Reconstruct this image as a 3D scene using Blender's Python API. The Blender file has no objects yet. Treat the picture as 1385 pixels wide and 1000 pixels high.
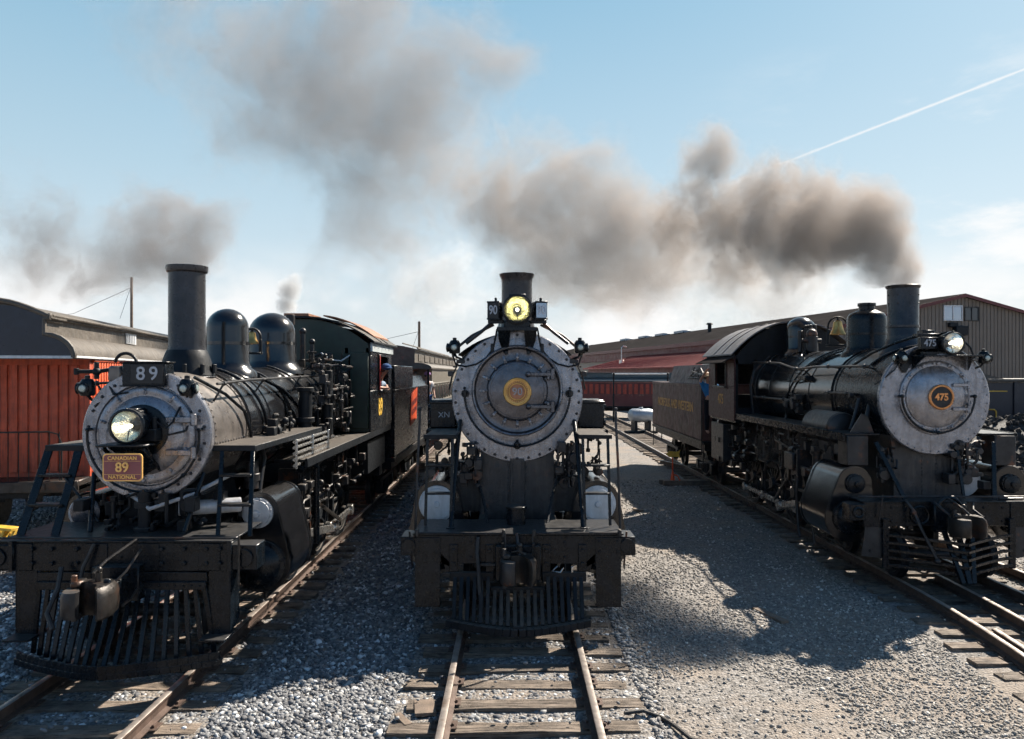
import bpy, math, random
import numpy as np
from mathutils import Vector, Matrix
R = math.radians
rnd = random.Random(7)
scene = bpy.context.scene
COL = scene.collection

# ------------------------------------------------------------------ camera
F = 1050.0                                   # focal length in photo pixels
CAMZ = 3.35                                  # eye height above the rail heads
cam = bpy.data.cameras.new('camera')
cam.lens = F / 1385 * 36
cam.sensor_width = 36
cam.shift_y = 5 / 1385
cam.clip_start = .1
cam.clip_end = 5000
camo = bpy.data.objects.new('camera', cam)
camo.location = (0, 0, CAMZ)
camo.rotation_euler = (R(90), 0, 0)
COL.objects.link(camo)
scene.camera = camo

def W(px, py, D):                            # photo pixel at depth D -> world point
    return Vector(((px - 692.5) * D / F, D, CAMZ - (py - 505) * D / F))

# ------------------------------------------------------------------ light
SUN = Vector((.74, .75, 1.0)).normalized()
SUN_EL = math.asin(SUN.z)
SUN_AZ = math.atan2(SUN.x, SUN.y)
sl = bpy.data.lights.new('sun', 'SUN')
sl.energy = 5.0
sl.angle = R(.5)
sl.color = (1, .91, .79)
so = bpy.data.objects.new('sun', sl)
so.rotation_euler = SUN.to_track_quat('Z', 'Y').to_euler()
so.location = (20, 20, 30)
COL.objects.link(so)

scene.view_settings.view_transform = 'Standard'
scene.view_settings.look = 'None'
scene.view_settings.exposure = 1.24
scene.view_settings.gamma = 1
scene.view_settings.use_curve_mapping = False
scene.cycles.volume_step_rate = 1.0
scene.cycles.volume_max_steps = 256
scene.cycles.max_bounces = 6
scene.cycles.diffuse_bounces = 3
scene.cycles.volume_bounces = 0
scene.cycles.use_denoising = True
scene.cycles.use_adaptive_sampling = True
scene.cycles.adaptive_threshold = .03
scene.cycles.adaptive_min_samples = 16

class NT:                                    # small node helper
    def __init__(s, tree):
        s.t = tree; s.n = tree.nodes; s.l = tree.links
    def new(s, typ, **kw):
        n = s.n.new(typ)
        for k, v in kw.items():
            if k.startswith('i_'):
                n.inputs[k[2:].replace('_', ' ')].default_value = v
            else:
                setattr(n, k, v)
        return n
    def link(s, a, b):
        s.l.new(a, b)
    def math(s, op, a, b=None, c=None, clamp=False):
        n = s.n.new('ShaderNodeMath'); n.operation = op; n.use_clamp = clamp
        for i, v in enumerate((a, b, c)):
            if v is None: continue
            if isinstance(v, (int, float)): n.inputs[i].default_value = v
            else: s.l.new(v, n.inputs[i])
        return n.outputs[0]
    def vmath(s, op, a, b=None):
        n = s.n.new('ShaderNodeVectorMath'); n.operation = op
        for i, v in enumerate((a, b)):
            if v is None: continue
            if isinstance(v, (tuple, Vector)): n.inputs[i].default_value = v
            else: s.l.new(v, n.inputs[i])
        return n
    def maprange(s, v, a, b, c=0, d=1, smooth=False):
        n = s.n.new('ShaderNodeMapRange')
        if smooth: n.interpolation_type = 'SMOOTHSTEP'
        s.l.new(v, n.inputs[0])
        for i, x in enumerate((a, b, c, d)): n.inputs[i + 1].default_value = x
        return n.outputs[0]
    def mix(s, f, a, b, typ='MIX'):
        n = s.n.new('ShaderNodeMix'); n.data_type = 'RGBA'; n.blend_type = typ
        for sock, v in ((n.inputs[0], f), (n.inputs[6], a), (n.inputs[7], b)):
            if isinstance(v, (int, float)): sock.default_value = v
            elif isinstance(v, tuple): sock.default_value = v if len(v) == 4 else (*v, 1)
            else: s.l.new(v, sock)
        return n.outputs[2]
    def noise(s, vec, scale, detail=4, rough=.55):
        n = s.n.new('ShaderNodeTexNoise')
        n.inputs['Scale'].default_value = scale
        n.inputs['Detail'].default_value = detail
        n.inputs['Roughness'].default_value = rough
        if vec is not None: s.l.new(vec, n.inputs['Vector'])
        return n.outputs['Fac']

# world: Nishita sky with thin cirrus, low cumulus and one contrail
SKYMUL = .05
w = bpy.data.worlds.new('World'); scene.world = w; w.use_nodes = True
nt = NT(w.node_tree); w.node_tree.nodes.clear()
sky = nt.new('ShaderNodeTexSky', sky_type='NISHITA')
sky.sun_disc = False
sky.sun_elevation = SUN_EL
sky.sun_rotation = SUN_AZ
sky.air_density = 1.15; sky.dust_density = 2.4; sky.ozone_density = 2.2
tc = nt.new('ShaderNodeTexCoord')
dirv = tc.outputs['Generated']
sep = nt.new('ShaderNodeSeparateXYZ'); nt.link(dirv, sep.inputs[0])
mp = nt.new('ShaderNodeMapping'); mp.inputs['Scale'].default_value = (1, 1, 3.2); mp.inputs['Rotation'].default_value = (0, R(18), 0)
nt.link(dirv, mp.inputs[0])
cir = nt.maprange(nt.noise(mp.outputs[0], 3.6, 8, .62), .46, .66, 0, .85, True)
cirband = nt.math('MULTIPLY', nt.maprange(sep.outputs['X'], .20, .42), nt.maprange(sep.outputs['Z'], .38, .22))
cir = nt.math('MULTIPLY', cir, cirband)
mp2 = nt.new('ShaderNodeMapping'); mp2.inputs['Scale'].default_value = (1, 1, 1.7); nt.link(dirv, mp2.inputs[0])
cum = nt.maprange(nt.noise(mp2.outputs[0], 5.5, 6, .55), .40, .62, 0, 1, True)
cum = nt.math('MULTIPLY', cum, nt.maprange(sep.outputs['Z'], .17, .06, 0, 1, True))
low = nt.maprange(sep.outputs['Z'], .22, -.02, 0, .55, True)
d1 = (W(1062, 220, 1) - Vector((0, 0, CAMZ))).normalized(); d2 = (W(1385, 94, 1) - Vector((0, 0, CAMZ))).normalized()
nn = d1.cross(d2).normalized()
dist = nt.math('ABSOLUTE', nt.vmath('DOT_PRODUCT', dirv, tuple(nn)).outputs['Value'])
tn = nt.noise(dirv, 60, 4, .6)
tn2 = nt.noise(dirv, 14, 5, .6)
wid = nt.math('MULTIPLY', nt.math('MULTIPLY_ADD', tn, .0042, .0001), nt.math('MULTIPLY_ADD', tn2, 1.6, .2))
trail = nt.math('SUBTRACT', 1.0, nt.math('DIVIDE', dist, wid), clamp=True)
trail = nt.math('MULTIPLY', trail, nt.maprange(sep.outputs['X'], .10, .42, 0, .75))
mask = nt.math('MAXIMUM', nt.math('MAXIMUM', cir, cum), trail)
ramp = nt.new('ShaderNodeValToRGB'); nt.link(sep.outputs['Z'], ramp.inputs[0])
el = ramp.color_ramp.elements
el[0].position = 0.0; el[0].color = (.80, .83, .84, 1); el[1].position = 1.0; el[1].color = (.035, .11, .22, 1)
for p_, c_ in ((.06, (.74, .81, .84, 1)), (.13, (.64, .77, .84, 1)), (.24, (.49, .67, .77, 1)), (.43, (.28, .52, .68, 1)), (.62, (.075, .22, .38, 1))):
    e_ = el.new(p_); e_.color = c_
grad = nt.mix(1.0, ramp.outputs[0], (9.0, 9.1, 9.3), 'MULTIPLY')
bk = nt.new('ShaderNodeCombineColor')
for i_, v_ in enumerate((.60, .76, 1.0)): nt.link(nt.maprange(sep.outputs['Y'], -.5, .30, v_, 1.0), bk.inputs[i_])
grad = nt.mix(1.0, grad, bk.outputs[0], 'MULTIPLY')
skyc = nt.mix(.84, sky.outputs[0], grad)
colr = nt.mix(mask, skyc, (8.7, 8.65, 8.6))
bg = nt.new('ShaderNodeBackground'); nt.link(colr, bg.inputs[0]); bg.inputs[1].default_value = SKYMUL
wo = nt.new('ShaderNodeOutputWorld'); nt.link(bg.outputs[0], wo.inputs[0])

# ------------------------------------------------------------------ materials
MATS = {}
def mat(name, base, rough=.5, metal=0., var=.25, vscale=6., bump=.15, bscale=60., dust=0., dustcol=(.26, .22, .18),
        rust=0., rustcol=(.16, .06, .025), streak=0., spec=.5, coat=0., alpha=None, emis=None, boards=None, boardw=.12, rvar=.25):
    m = bpy.data.materials.new(name); m.use_nodes = True
    n = NT(m.node_tree); b = n.n['Principled BSDF']
    tc = n.new('ShaderNodeTexCoord'); v = tc.outputs['Object']
    a = n.noise(v, vscale, 6, .62)
    lo = tuple(c * (1 - var) for c in base); hi = tuple(min(1, c * (1 + var)) for c in base)
    col = n.mix(n.maprange(a, .3, .7), lo, hi)
    if streak:
        mp = n.new('ShaderNodeMapping'); mp.inputs['Scale'].default_value = (9, 9, .8); n.link(v, mp.inputs[0])
        s = n.maprange(n.noise(mp.outputs[0], 2.2, 5, .6), .48, .72, 0, streak)
        col = n.mix(s, col, dustcol)
    if rust:
        r_ = n.maprange(n.noise(v, 3.1, 8, .7), .62 - rust * .25, .72 - rust * .2, 0, .85)
        col = n.mix(r_, col, rustcol)
    if dust:
        g = n.new('ShaderNodeNewGeometry'); sp = n.new('ShaderNodeSeparateXYZ'); n.link(g.outputs['Normal'], sp.inputs[0])
        up = n.maprange(sp.outputs['Z'], .55, .95)
        dm = n.math('MULTIPLY', up, n.maprange(n.noise(v, 9, 7, .7), .3, .62, dust * .35, dust))
        col = n.mix(dm, col, dustcol)
        rr = n.maprange(dm, 0, 1, 0, .35)
    n.link(col, b.inputs['Base Color'])
    rg = n.maprange(n.noise(v, vscale * 2.3, 5, .6), .3, .7, max(.05, rough - rvar * rough), min(1, rough + rvar * rough))
    if dust: rg = n.math('ADD', rg, rr, clamp=True)
    n.link(rg, b.inputs['Roughness'])
    b.inputs['Metallic'].default_value = metal
    b.inputs['Specular IOR Level'].default_value = spec
    b.inputs['Coat Weight'].default_value = coat
    b.inputs['Coat Roughness'].default_value = .15
    h = n.noise(v, bscale, 5, .6)
    h2 = n.noise(v, 7, 3, .5)
    hh = n.math('MULTIPLY_ADD', h2, 1.5, h)
    if boards:
        sp2 = n.new('ShaderNodeSeparateXYZ'); n.link(v, sp2.inputs[0])
        fr = n.math('FRACT', n.math('DIVIDE', sp2.outputs[boards], boardw))
        gap = n.maprange(n.math('ABSOLUTE', n.math('SUBTRACT', fr, .5)), .40, .48, 1, 0)
        hh = n.math('MULTIPLY_ADD', gap, 5, hh)
    bp = n.new('ShaderNodeBump'); bp.inputs['Strength'].default_value = bump; bp.inputs['Distance'].default_value = .01
    n.link(hh, bp.inputs['Height']); n.link(bp.outputs[0], b.inputs['Normal'])
    if alpha is not None: b.inputs['Transmission Weight'].default_value = alpha
    if emis: b.inputs['Emission Color'].default_value = (*emis, 1); b.inputs['Emission Strength'].default_value = 1
    MATS[name] = m
    return m

M_BLACK = mat('black_paint', (.0042, .0068, .0100), .26, 0, .55, dust=.35, bump=.13, spec=.27, streak=.03, dustcol=(.14, .13, .12))
M_GLOSS = mat('glossy_jacket', (.008, .0085, .010), .18, 0, .4, dust=.15, bump=.14, bscale=22, coat=.35, spec=.5, dustcol=(.14, .13, .12))
M_DULL = mat('dull_black', (.0055, .0078, .011), .50, 0, .5, dust=.55, bump=.3, spec=.25, dustcol=(.20, .17, .14))
M_SIDE = mat('sooty_steel', (.022, .022, .024), .42, .3, .6, dust=.3, rust=.2, bump=.3)
M_GRAPH = mat('graphite_paint', (.26, .262, .285), .28, .6, .28, vscale=6, streak=.5, dustcol=(.11, .095, .09), rust=-.1, rustcol=(.10, .085, .08), bump=.3, bscale=70, rvar=.3)
M_GRAPHD = mat('dark_graphite', (.105, .105, .118), .26, .6, .35, vscale=7, streak=.35, dustcol=(.09, .08, .075), bump=.22, bscale=45)
M_SMOKEB = mat('smokebox_steel', (.15, .135, .125), .34, .45, .35, vscale=4, streak=.3, dust=.35, dustcol=(.26, .22, .18), bump=.2)
M_STACK = mat('stack_iron', (.026, .026, .030), .30, .3, .4, vscale=4, streak=.35, dustcol=(.05, .045, .045), bump=.25)
M_STEEL = mat('bright_steel', (.50, .49, .47), .28, .9, .25, rust=.15)
M_WORN = mat('worn_steel', (.038, .034, .031), .40, .5, .5, rust=.30, bump=.4, rustcol=(.085, .04, .022))
M_WHITE = mat('white_paint', (.55, .56, .57), .4, 0, .15, streak=.3, dustcol=(.25, .24, .22))
M_COVER = mat('grey_cover_paint', (.42, .43, .45), .38, .2, .25, streak=.3, dustcol=(.18, .17, .16))
M_BRASS = mat('brass', (.50, .31, .11), .34, .9, .35, rust=.1, rustcol=(.2, .1, .04))
M_COPPER = mat('copper_rim', (.62, .27, .10), .32, .7, .2)
M_GOLD = mat('gold_paint', (.92, .50, .15), .5, .1, .15)
M_YELLOW = mat('yellow_paint', (.62, .38, .05), .5, 0, .3, rust=.12)
M_LETTER = mat('letter_white', (.36, .38, .42), .5, 0, .1)
M_LETTERF = mat('faded_gold_letters', (.46, .24, .06), .6, 0, .5, vscale=14)
M_MAROON = mat('maroon_plate', (.24, .065, .07), .4, 0, .15)
M_CABRED = mat('faded_maroon_cab', (.055, .018, .017), .5, 0, .45, streak=.5, dustcol=(.06, .045, .04), spec=.3)
M_TENDR = mat('faded_tender_side', (.072, .036, .036), .6, 0, .5, vscale=2.2, streak=.7, dustcol=(.10, .065, .035), bump=.2, spec=.3)
M_REDP = mat('bright_red_trim', (.45, .03, .02), .4, 0, .2)
M_ORANGE = mat('sunlit_red_siding', (.66, .10, .022), .5, 0, .30, vscale=3, streak=.5, dustcol=(.20, .035, .018), bump=.3)  # sunlit copy of the coach siding, sunshine put into the orange
M_ORANGE_SHADE = mat('shaded_red_siding', (.52, .082, .032), .55, 0, .3, vscale=3, streak=.6, dustcol=(.12, .02, .014), bump=.3)  # shaded copy of the same siding, for the end wall out of the sun
M_TAG = mat('orange_red_tag', (.70, .085, .02), .5, 0, .12)
M_TAN = mat('tan_canvas_roof', (.092, .078, .063), .62, 0, .3, vscale=2.5, streak=.4, dustcol=(.07, .06, .05), bump=1, bscale=7)
M_TANSIDE = mat('pullman_drab_side', (.13, .115, .09), .5, 0, .25, streak=.3, dustcol=(.09, .08, .06))
M_CABGREEN = mat('dark_green_cab', (.010, .028, .022), .4, 0, .3, dust=.3)
M_RUST = mat('rusty_sheet', (.26, .115, .06), .6, 0, .4, rust=.4, bump=.4)
M_GREYPNL = mat('pale_grey_gutter', (.40, .44, .45), .5, 0, .25, rust=.1)
M_COAL = mat('coal', (.02, .02, .022), .6, 0, .5, bump=1, bscale=20)
def tie_mat():
    m = mat('weathered_tie', (.215, .175, .14), .85, 0, .4, vscale=4, bump=1, bscale=30); n = NT(m.node_tree); b = n.n['Principled BSDF']
    tc = n.new('ShaderNodeTexCoord'); mp = n.new('ShaderNodeMapping'); mp.inputs['Scale'].default_value = (1.2, 26, 26); oi = n.new('ShaderNodeObjectInfo')
    pv_ = n.vmath('ADD', tc.outputs['Object'], oi.outputs['Location']).outputs[0]; n.link(pv_, mp.inputs[0])
    g = n.noise(mp.outputs[0], 2.2, 6, .7); old = b.inputs['Base Color'].links[0].from_socket
    c = n.mix(n.maprange(g, .52, .64), old, (.028, .022, .018)); c = n.mix(n.maprange(n.noise(pv_, 2.0, 5, .6), .55, .7, 0, .75), c, (.045, .038, .034))
    c = n.mix(1.0, c, n.mix(oi.outputs['Random'], (.65, .65, .65), (1.2, 1.15, 1.1)), 'MULTIPLY'); n.link(c, b.inputs['Base Color'])
    bp = n.new('ShaderNodeBump'); bp.inputs['Strength'].default_value = 1; bp.inputs['Distance'].default_value = .012; n.link(n.maprange(g, .66, .46), bp.inputs['Height']); n.link(bp.outputs[0], b.inputs['Normal'])
    return m
M_TIE = tie_mat()
M_RUSTRAIL = mat('rusty_rail', (.085, .055, .042), .6, .2, .35, bump=.4)
M_RAILTOP = mat('rail_head', (.40, .35, .31), .36, .6, .3, rust=.25, rustcol=(.22, .14, .09))
M_WOOD = mat('grey_timber', (.16, .12, .09), .8, 0, .4, bump=.8)
M_GREYSIDE = mat('grey_brown_siding', (.165, .140, .118), .6, 0, .10, vscale=.6, rvar=.1, spec=.2)
M_SEAM = mat('dark_siding_seam', (.045, .038, .034), .7, 0, .1)
M_PLATEF = mat('coppery_plate_field', (.30, .13, .07), .4, .4, .3)
M_GROOVE = mat('dark_steel_groove_shade', (.03, .03, .034), .34, .4, .3, bump=.15)  # near-black bolts and sockets; on the door groove it is painted shade
M_GREYSIDE2 = mat('ribbed_grey_side_wall', (.155, .135, .115), .5, .1, .10, bump=.9, boards=1, boardw=.9, rvar=.1)
M_CABROOF = mat('sunlit_cab_roof', (.15, .14, .14), .6, 0, .25, vscale=3, streak=.3, dustcol=(.09, .08, .075))  # sunlit look of the roof put into its pale base colour
M_DARKCL = mat('dark_work_trousers', (.012, .013, .018), .9, 0, .2, spec=.1)
M_DARKROOF = mat('dark_metal_roof', (.030, .028, .028), .9, 0, .35, vscale=.5, spec=0., streak=.4, dustcol=(.05, .045, .04))
M_PALEROOF = mat('pale_roof_trim', (.30, .33, .36), .5, .1, .2)
M_MARROOF = mat('maroon_metal_roof', (.24, .060, .052), .75, 0, .16, vscale=.7, streak=.2, dustcol=(.13, .03, .028))
M_MARWALL = mat('maroon_wall', (.105, .026, .026), .6, 0, .2, vscale=.7)
M_MARTRIM = mat('maroon_trim', (.10, .018, .018), .5, 0, .2)
M_TEALROOF = mat('grey_teal_roof', (.06, .085, .095), .5, 0, .25)
M_WINRED = mat('orange_window_shade', (.27, .04, .022), .6, 0, .3)
M_TANK = mat('silver_tank', (.30, .33, .36), .38, .35, .15)
M_DENIM = mat('denim_cloth', (.05, .10, .22), .9, 0, .2, spec=.1)
M_BLUESH = mat('blue_cloth', (.03, .15, .35), .9, 0, .2, spec=.1)
M_PALEBLUE = mat('pale_blue_shirt', (.28, .36, .46), .9, 0, .2, spec=.1)
M_PURPLE = mat('lilac_cloth', (.36, .22, .42), .9, 0, .2, spec=.1)
M_WCLOTH = mat('white_cloth', (.6, .58, .58), .9, 0, .1, spec=.1)
M_SKIN = mat('skin', (.42, .22, .15), .55, 0, .08, bump=.05)
M_HAIR = mat('hair', (.05, .035, .025), .7, 0, .2)
M_GLOVE = mat('pale_leather_glove', (.50, .40, .30), .8, 0, .2)
M_HOSE = mat('rubber_hose', (.018, .018, .019), .6, 0, .2, dust=.3)
M_NAVY = mat('navy_car_side', (.012, .016, .028), .35, 0, .3, dust=.4)
M_WEATH = mat('flaking_white_post', (.35, .33, .31), .8, 0, .5, vscale=25, rust=.3, bump=1)
M_INT = mat('dark_interior', (.006, .006, .007), .8)
M_NUMBLACK = mat('number_board_black', (.008, .008, .009), .5, 0, .2)

def glassy(name, col, rough, metal, ior=1.5, trans=0):
    m = bpy.data.materials.new(name); m.use_nodes = True
    b = m.node_tree.nodes['Principled BSDF']
    b.inputs['Base Color'].default_value = (*col, 1); b.inputs['Roughness'].default_value = rough
    b.inputs['Metallic'].default_value = metal; b.inputs['IOR'].default_value = ior
    b.inputs['Transmission Weight'].default_value = trans
    return m
M_LENS = bpy.data.materials.new('headlight_glass'); M_LENS.use_nodes = True
_n = NT(M_LENS.node_tree); _n.n.clear()
_f = _n.new('ShaderNodeFresnel'); _f.inputs[0].default_value = 1.5
_t = _n.new('ShaderNodeBsdfTransparent'); _g = _n.new('ShaderNodeBsdfGlossy'); _g.inputs['Roughness'].default_value = .03
_m = _n.new('ShaderNodeMixShader'); _o = _n.new('ShaderNodeOutputMaterial')
_n.link(_f.outputs[0], _m.inputs[0]); _n.link(_t.outputs[0], _m.inputs[1]); _n.link(_g.outputs[0], _m.inputs[2]); _n.link(_m.outputs[0], _o.inputs[0])
M_SADDLE = mat('saddle_casting', (.026, .027, .030), .42, .25, .5, bump=.5, bscale=30, streak=.3, dustcol=(.11, .10, .09), rust=.1)
M_REFL = mat('silvered_reflector', (.92, .92, .86), .12, 1, .05, bump=.5, bscale=16)
M_REFLY = mat('yellowed_reflector', (.98, .90, .42), .16, 1, .2, bump=.7, bscale=18)
M_REFLG = mat('greenish_reflector', (.95, .92, .76), .10, 1, .12, bump=.7, bscale=18)
M_WINDOW = glassy('window_glass', (.05, .06, .065), .05, 0)
M_PANE = glassy('reflecting_pane', (.33, .38, .43), .08, .6)
M_BULB = glassy('bulb_glass', (.95, .85, .6), .1, 0, 1.45, .0)
M_BULB.node_tree.nodes['Principled BSDF'].inputs['Emission Color'].default_value = (1, .93, .72, 1)
M_BULB.node_tree.nodes['Principled BSDF'].inputs['Emission Strength'].default_value = 1.6
M_MLENS = glassy('marker_lens', (.35, .40, .38), .08, .3)

# ------------------------------------------------------------------ mesh builder
def basis(ax):
    ax = Vector(ax).normalized()
    up = Vector((0, 0, 1)) if abs(ax.z) < .9 else Vector((0, 1, 0))
    u = ax.cross(up).normalized(); v = ax.cross(u).normalized()
    return u, v, ax

class MB:
    def __init__(s): s.v = []; s.f = []; s.m = []
    def add(s, vs, fs, m=0):
        o = len(s.v); s.v += [tuple(p) for p in vs]; s.f += [tuple(i + o for i in f) for f in fs]; s.m += [m] * len(fs)
        return s
    def box(s, x0, x1, y0, y1, z0, z1, c=.006, m=0, M=None):
        if x0 > x1: x0, x1 = x1, x0
        if y0 > y1: y0, y1 = y1, y0
        if z0 > z1: z0, z1 = z1, z0
        c = min(c, (x1 - x0) * .3, (y1 - y0) * .3, (z1 - z0) * .3)
        vs = []; idx = {}
        for a in (0, 1):
            for b in (0, 1):
                for d in (0, 1):
                    X = (x0, x1)[a]; Y = (y0, y1)[b]; Z = (z0, z1)[d]
                    sx = (1, -1)[a] * c; sy = (1, -1)[b] * c; sz = (1, -1)[d] * c
                    idx[a, b, d, 0] = len(vs); vs.append((X, Y + sy, Z + sz))
                    idx[a, b, d, 1] = len(vs); vs.append((X + sx, Y, Z + sz))
                    idx[a, b, d, 2] = len(vs); vs.append((X + sx, Y + sy, Z))
        fs = []
        for a in (0, 1):
            q = [idx[a, 0, 0, 0], idx[a, 1, 0, 0], idx[a, 1, 1, 0], idx[a, 0, 1, 0]]; fs.append(q if a else q[::-1])
            q = [idx[0, a, 0, 1], idx[0, a, 1, 1], idx[1, a, 1, 1], idx[1, a, 0, 1]]; fs.append(q if a else q[::-1])
            q = [idx[0, 0, a, 2], idx[1, 0, a, 2], idx[1, 1, a, 2], idx[0, 1, a, 2]]; fs.append(q if a else q[::-1])
        for a in (0, 1):
            for b in (0, 1):
                q = [idx[a, b, 0, 0], idx[a, b, 1, 0], idx[a, b, 1, 1], idx[a, b, 0, 1]]; fs.append(q if a != b else q[::-1])
                q = [idx[a, 0, b, 0], idx[a, 0, b, 2], idx[a, 1, b, 2], idx[a, 1, b, 0]]; fs.append(q if a != b else q[::-1])
                q = [idx[0, a, b, 1], idx[1, a, b, 1], idx[1, a, b, 2], idx[0, a, b, 2]]; fs.append(q if a != b else q[::-1])
        for a in (0, 1):
            for b in (0, 1):
                for d in (0, 1):
                    q = [idx[a, b, d, 0], idx[a, b, d, 1], idx[a, b, d, 2]]
                    fs.append(q if (a + b + d) % 2 else q[::-1])
        if M is not None: vs = [M @ Vector(p) for p in vs]
        return s.add(vs, fs, m)
    def bar(s, p0, p1, w, h, m=0, c=.004, side=None):       # rectangular bar from p0 to p1; w across, h along 'up'
        p0 = Vector(p0); p1 = Vector(p1); ax = (p1 - p0); L = ax.length; ax.normalize()
        if side is None:
            side = ax.cross(Vector((0, 0, 1)))
            if side.length < .05: side = Vector((1, 0, 0))
        side = Vector(side); side = (side - ax * side.dot(ax)).normalized(); up = side.cross(ax).normalized()
        Mx = Matrix(((side.x, ax.x, up.x, p0.x), (side.y, ax.y, up.y, p0.y), (side.z, ax.z, up.z, p0.z), (0, 0, 0, 1)))
        return s.box(-w / 2, w / 2, 0, L, -h / 2, h / 2, c, m, Mx)
    def lathe(s, prof, o, ax=(0, 0, 1), n=32, m=0, a0=0, a1=2 * math.pi):
        u, v, ax = basis(ax); o = Vector(o); full = abs(a1 - a0 - 2 * math.pi) < 1e-6
        k = n if full else n + 1
        vs = []; fs = []; rings = []
        for (r, t) in prof:
            if r < 1e-6:
                rings.append([len(vs)]); vs.append(o + ax * t)
            else:
                ring = []
                for i in range(k):
                    a = a0 + (a1 - a0) * i / n
                    ring.append(len(vs)); vs.append(o + ax * t + (u * math.cos(a) + v * math.sin(a)) * r)
                rings.append(ring)
        for A, B in zip(rings, rings[1:]):
            for i in range(n):
                j = (i + 1) % k
                if len(A) == 1 and len(B) == 1: continue
                if len(A) == 1: fs.append((A[0], B[i], B[j]))
                elif len(B) == 1: fs.append((A[i], B[0], A[j]))
                else: fs.append((A[i], B[i], B[j], A[j]))
        return s.add(vs, fs, m)
    def cyl(s, p0, p1, r0, r1=None, n=20, m=0, ch=None):
        p0 = Vector(p0); p1 = Vector(p1); L = (p1 - p0).length
        if r1 is None: r1 = r0
        ch = min(.006, r0 * .2, L * .2) if ch is None else ch
        return s.lathe([(0, 0), (r0 - ch, 0), (r0, ch), (r1, L - ch), (r1 - ch, L), (0, L)], p0, p1 - p0, n, m)
    def sph(s, c, r, n=16, sc=(1, 1, 1), m=0):
        vs = []; fs = []; k = n // 2
        vs.append((c[0], c[1], c[2] + r * sc[2]))
        for i in range(1, k):
            for j in range(n):
                t = math.pi * i / k; p = 2 * math.pi * j / n
                vs.append((c[0] + r * sc[0] * math.sin(t) * math.cos(p), c[1] + r * sc[1] * math.sin(t) * math.sin(p), c[2] + r * sc[2] * math.cos(t)))
        vs.append((c[0], c[1], c[2] - r * sc[2]))
        for j in range(n): fs.append((0, 1 + j, 1 + (j + 1) % n))
        for i in range(k - 2):
            for j in range(n):
                a = 1 + i * n + j; b = 1 + i * n + (j + 1) % n
                fs.append((a, a + n, b + n, b))
        e = len(vs) - 1
        for j in range(n): fs.append((e, 1 + (k - 2) * n + (j + 1) % n, 1 + (k - 2) * n + j))
        return s.add(vs, fs, m)
    def tube(s, pts, r, n=8, m=0):
        pts = [Vector(p) for p in pts]; vs = []; fs = []; u = None
        for i, p in enumerate(pts):
            if i == 0: d = pts[1] - p
            elif i == len(pts) - 1: d = p - pts[i - 1]
            else: d = (pts[i + 1] - p).normalized() + (p - pts[i - 1]).normalized()
            d.normalize()
            if u is None: u, _, _ = basis(d)
            u = (u - d * u.dot(d)).normalized(); v = d.cross(u)
            rr = r[i] if isinstance(r, (list, tuple)) else r
            for j in range(n):
                a = 2 * math.pi * j / n
                vs.append(p + (u * math.cos(a) + v * math.sin(a)) * rr)
        for i in range(len(pts) - 1):
            for j in range(n):
                fs.append((i * n + j, i * n + (j + 1) % n, (i + 1) * n + (j + 1) % n, (i + 1) * n + j))
        fs.append(tuple(range(n))[::-1]); fs.append(tuple(range((len(pts) - 1) * n, len(pts) * n)))
        return s.add(vs, fs, m)
    def arc(s, c, Rr, r, a0, a1, ax=(0, 1, 0), n=24, m=0, sec=8):       # torus arc in the plane across ax; angles from +x towards +z
        c = Vector(c); pts = []
        for i in range(n + 1):
            a = a0 + (a1 - a0) * i / n
            if ax == (0, 1, 0): pts.append(c + Vector((math.cos(a), 0, math.sin(a))) * Rr)
            elif ax == (1, 0, 0): pts.append(c + Vector((0, math.cos(a), math.sin(a))) * Rr)
            else: pts.append(c + Vector((math.cos(a), math.sin(a), 0)) * Rr)
        return s.tube(pts, r, sec, m)
    def prism(s, pts, vec, m=0):
        n = len(pts); pts = [Vector(p) for p in pts]; vec = Vector(vec)
        nrm = Vector((0, 0, 0))
        for i in range(n): nrm += pts[i].cross(pts[(i + 1) % n])
        fs = [tuple(range(n)), tuple(range(n, 2 * n))[::-1]] + [((i + 1) % n, i, i + n, (i + 1) % n + n) for i in range(n)]
        if nrm.dot(vec) > 0: fs = [f[::-1] for f in fs]
        return s.add(pts + [p + vec for p in pts], fs, m)
    def bolts(s, c, Rr, n, r=.018, h=.018, ax=(0, -1, 0), a0=0, a1=2 * math.pi, m=0, skip=None):
        c = Vector(c)
        for i in range(n):
            a = a0 + (a1 - a0) * (i + .5) / n
            if skip and skip(a): continue
            if abs(ax[1]): p = c + Vector((math.cos(a), 0, math.sin(a))) * Rr
            else: p = c + Vector((0, math.cos(a), math.sin(a))) * Rr
            s.cyl(p, p + Vector(ax) * h, r, r * .8, 6, m)
        return s
    def rivetrow(s, p0, p1, n, r, ax, m=0):
        p0 = Vector(p0); p1 = Vector(p1)
        for i in range(n):
            p = p0.lerp(p1, i / max(1, n - 1)); s.lathe([(r, 0), (r * .7, r * .5), (0, r * .7)], p, ax, 6, m)
        return s
    def build(s, name, mats, parent=None, **props):
        me = bpy.data.meshes.new(name); me.from_pydata(s.v, [], s.f)
        if not isinstance(mats, (list, tuple)): mats = [mats]
        for m_ in mats: me.materials.append(m_)
        if len(mats) > 1: me.polygons.foreach_set('material_index', s.m)
        me.polygons.foreach_set('use_smooth', [True] * len(me.polygons))
        me.validate(); me.update()
        me.set_sharp_from_angle(angle=R(38))
        o = bpy.data.objects.new(name, me); COL.objects.link(o)
        if parent is not None: o.parent = parent
        for k, v in props.items(): o[k] = v
        return o

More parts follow.
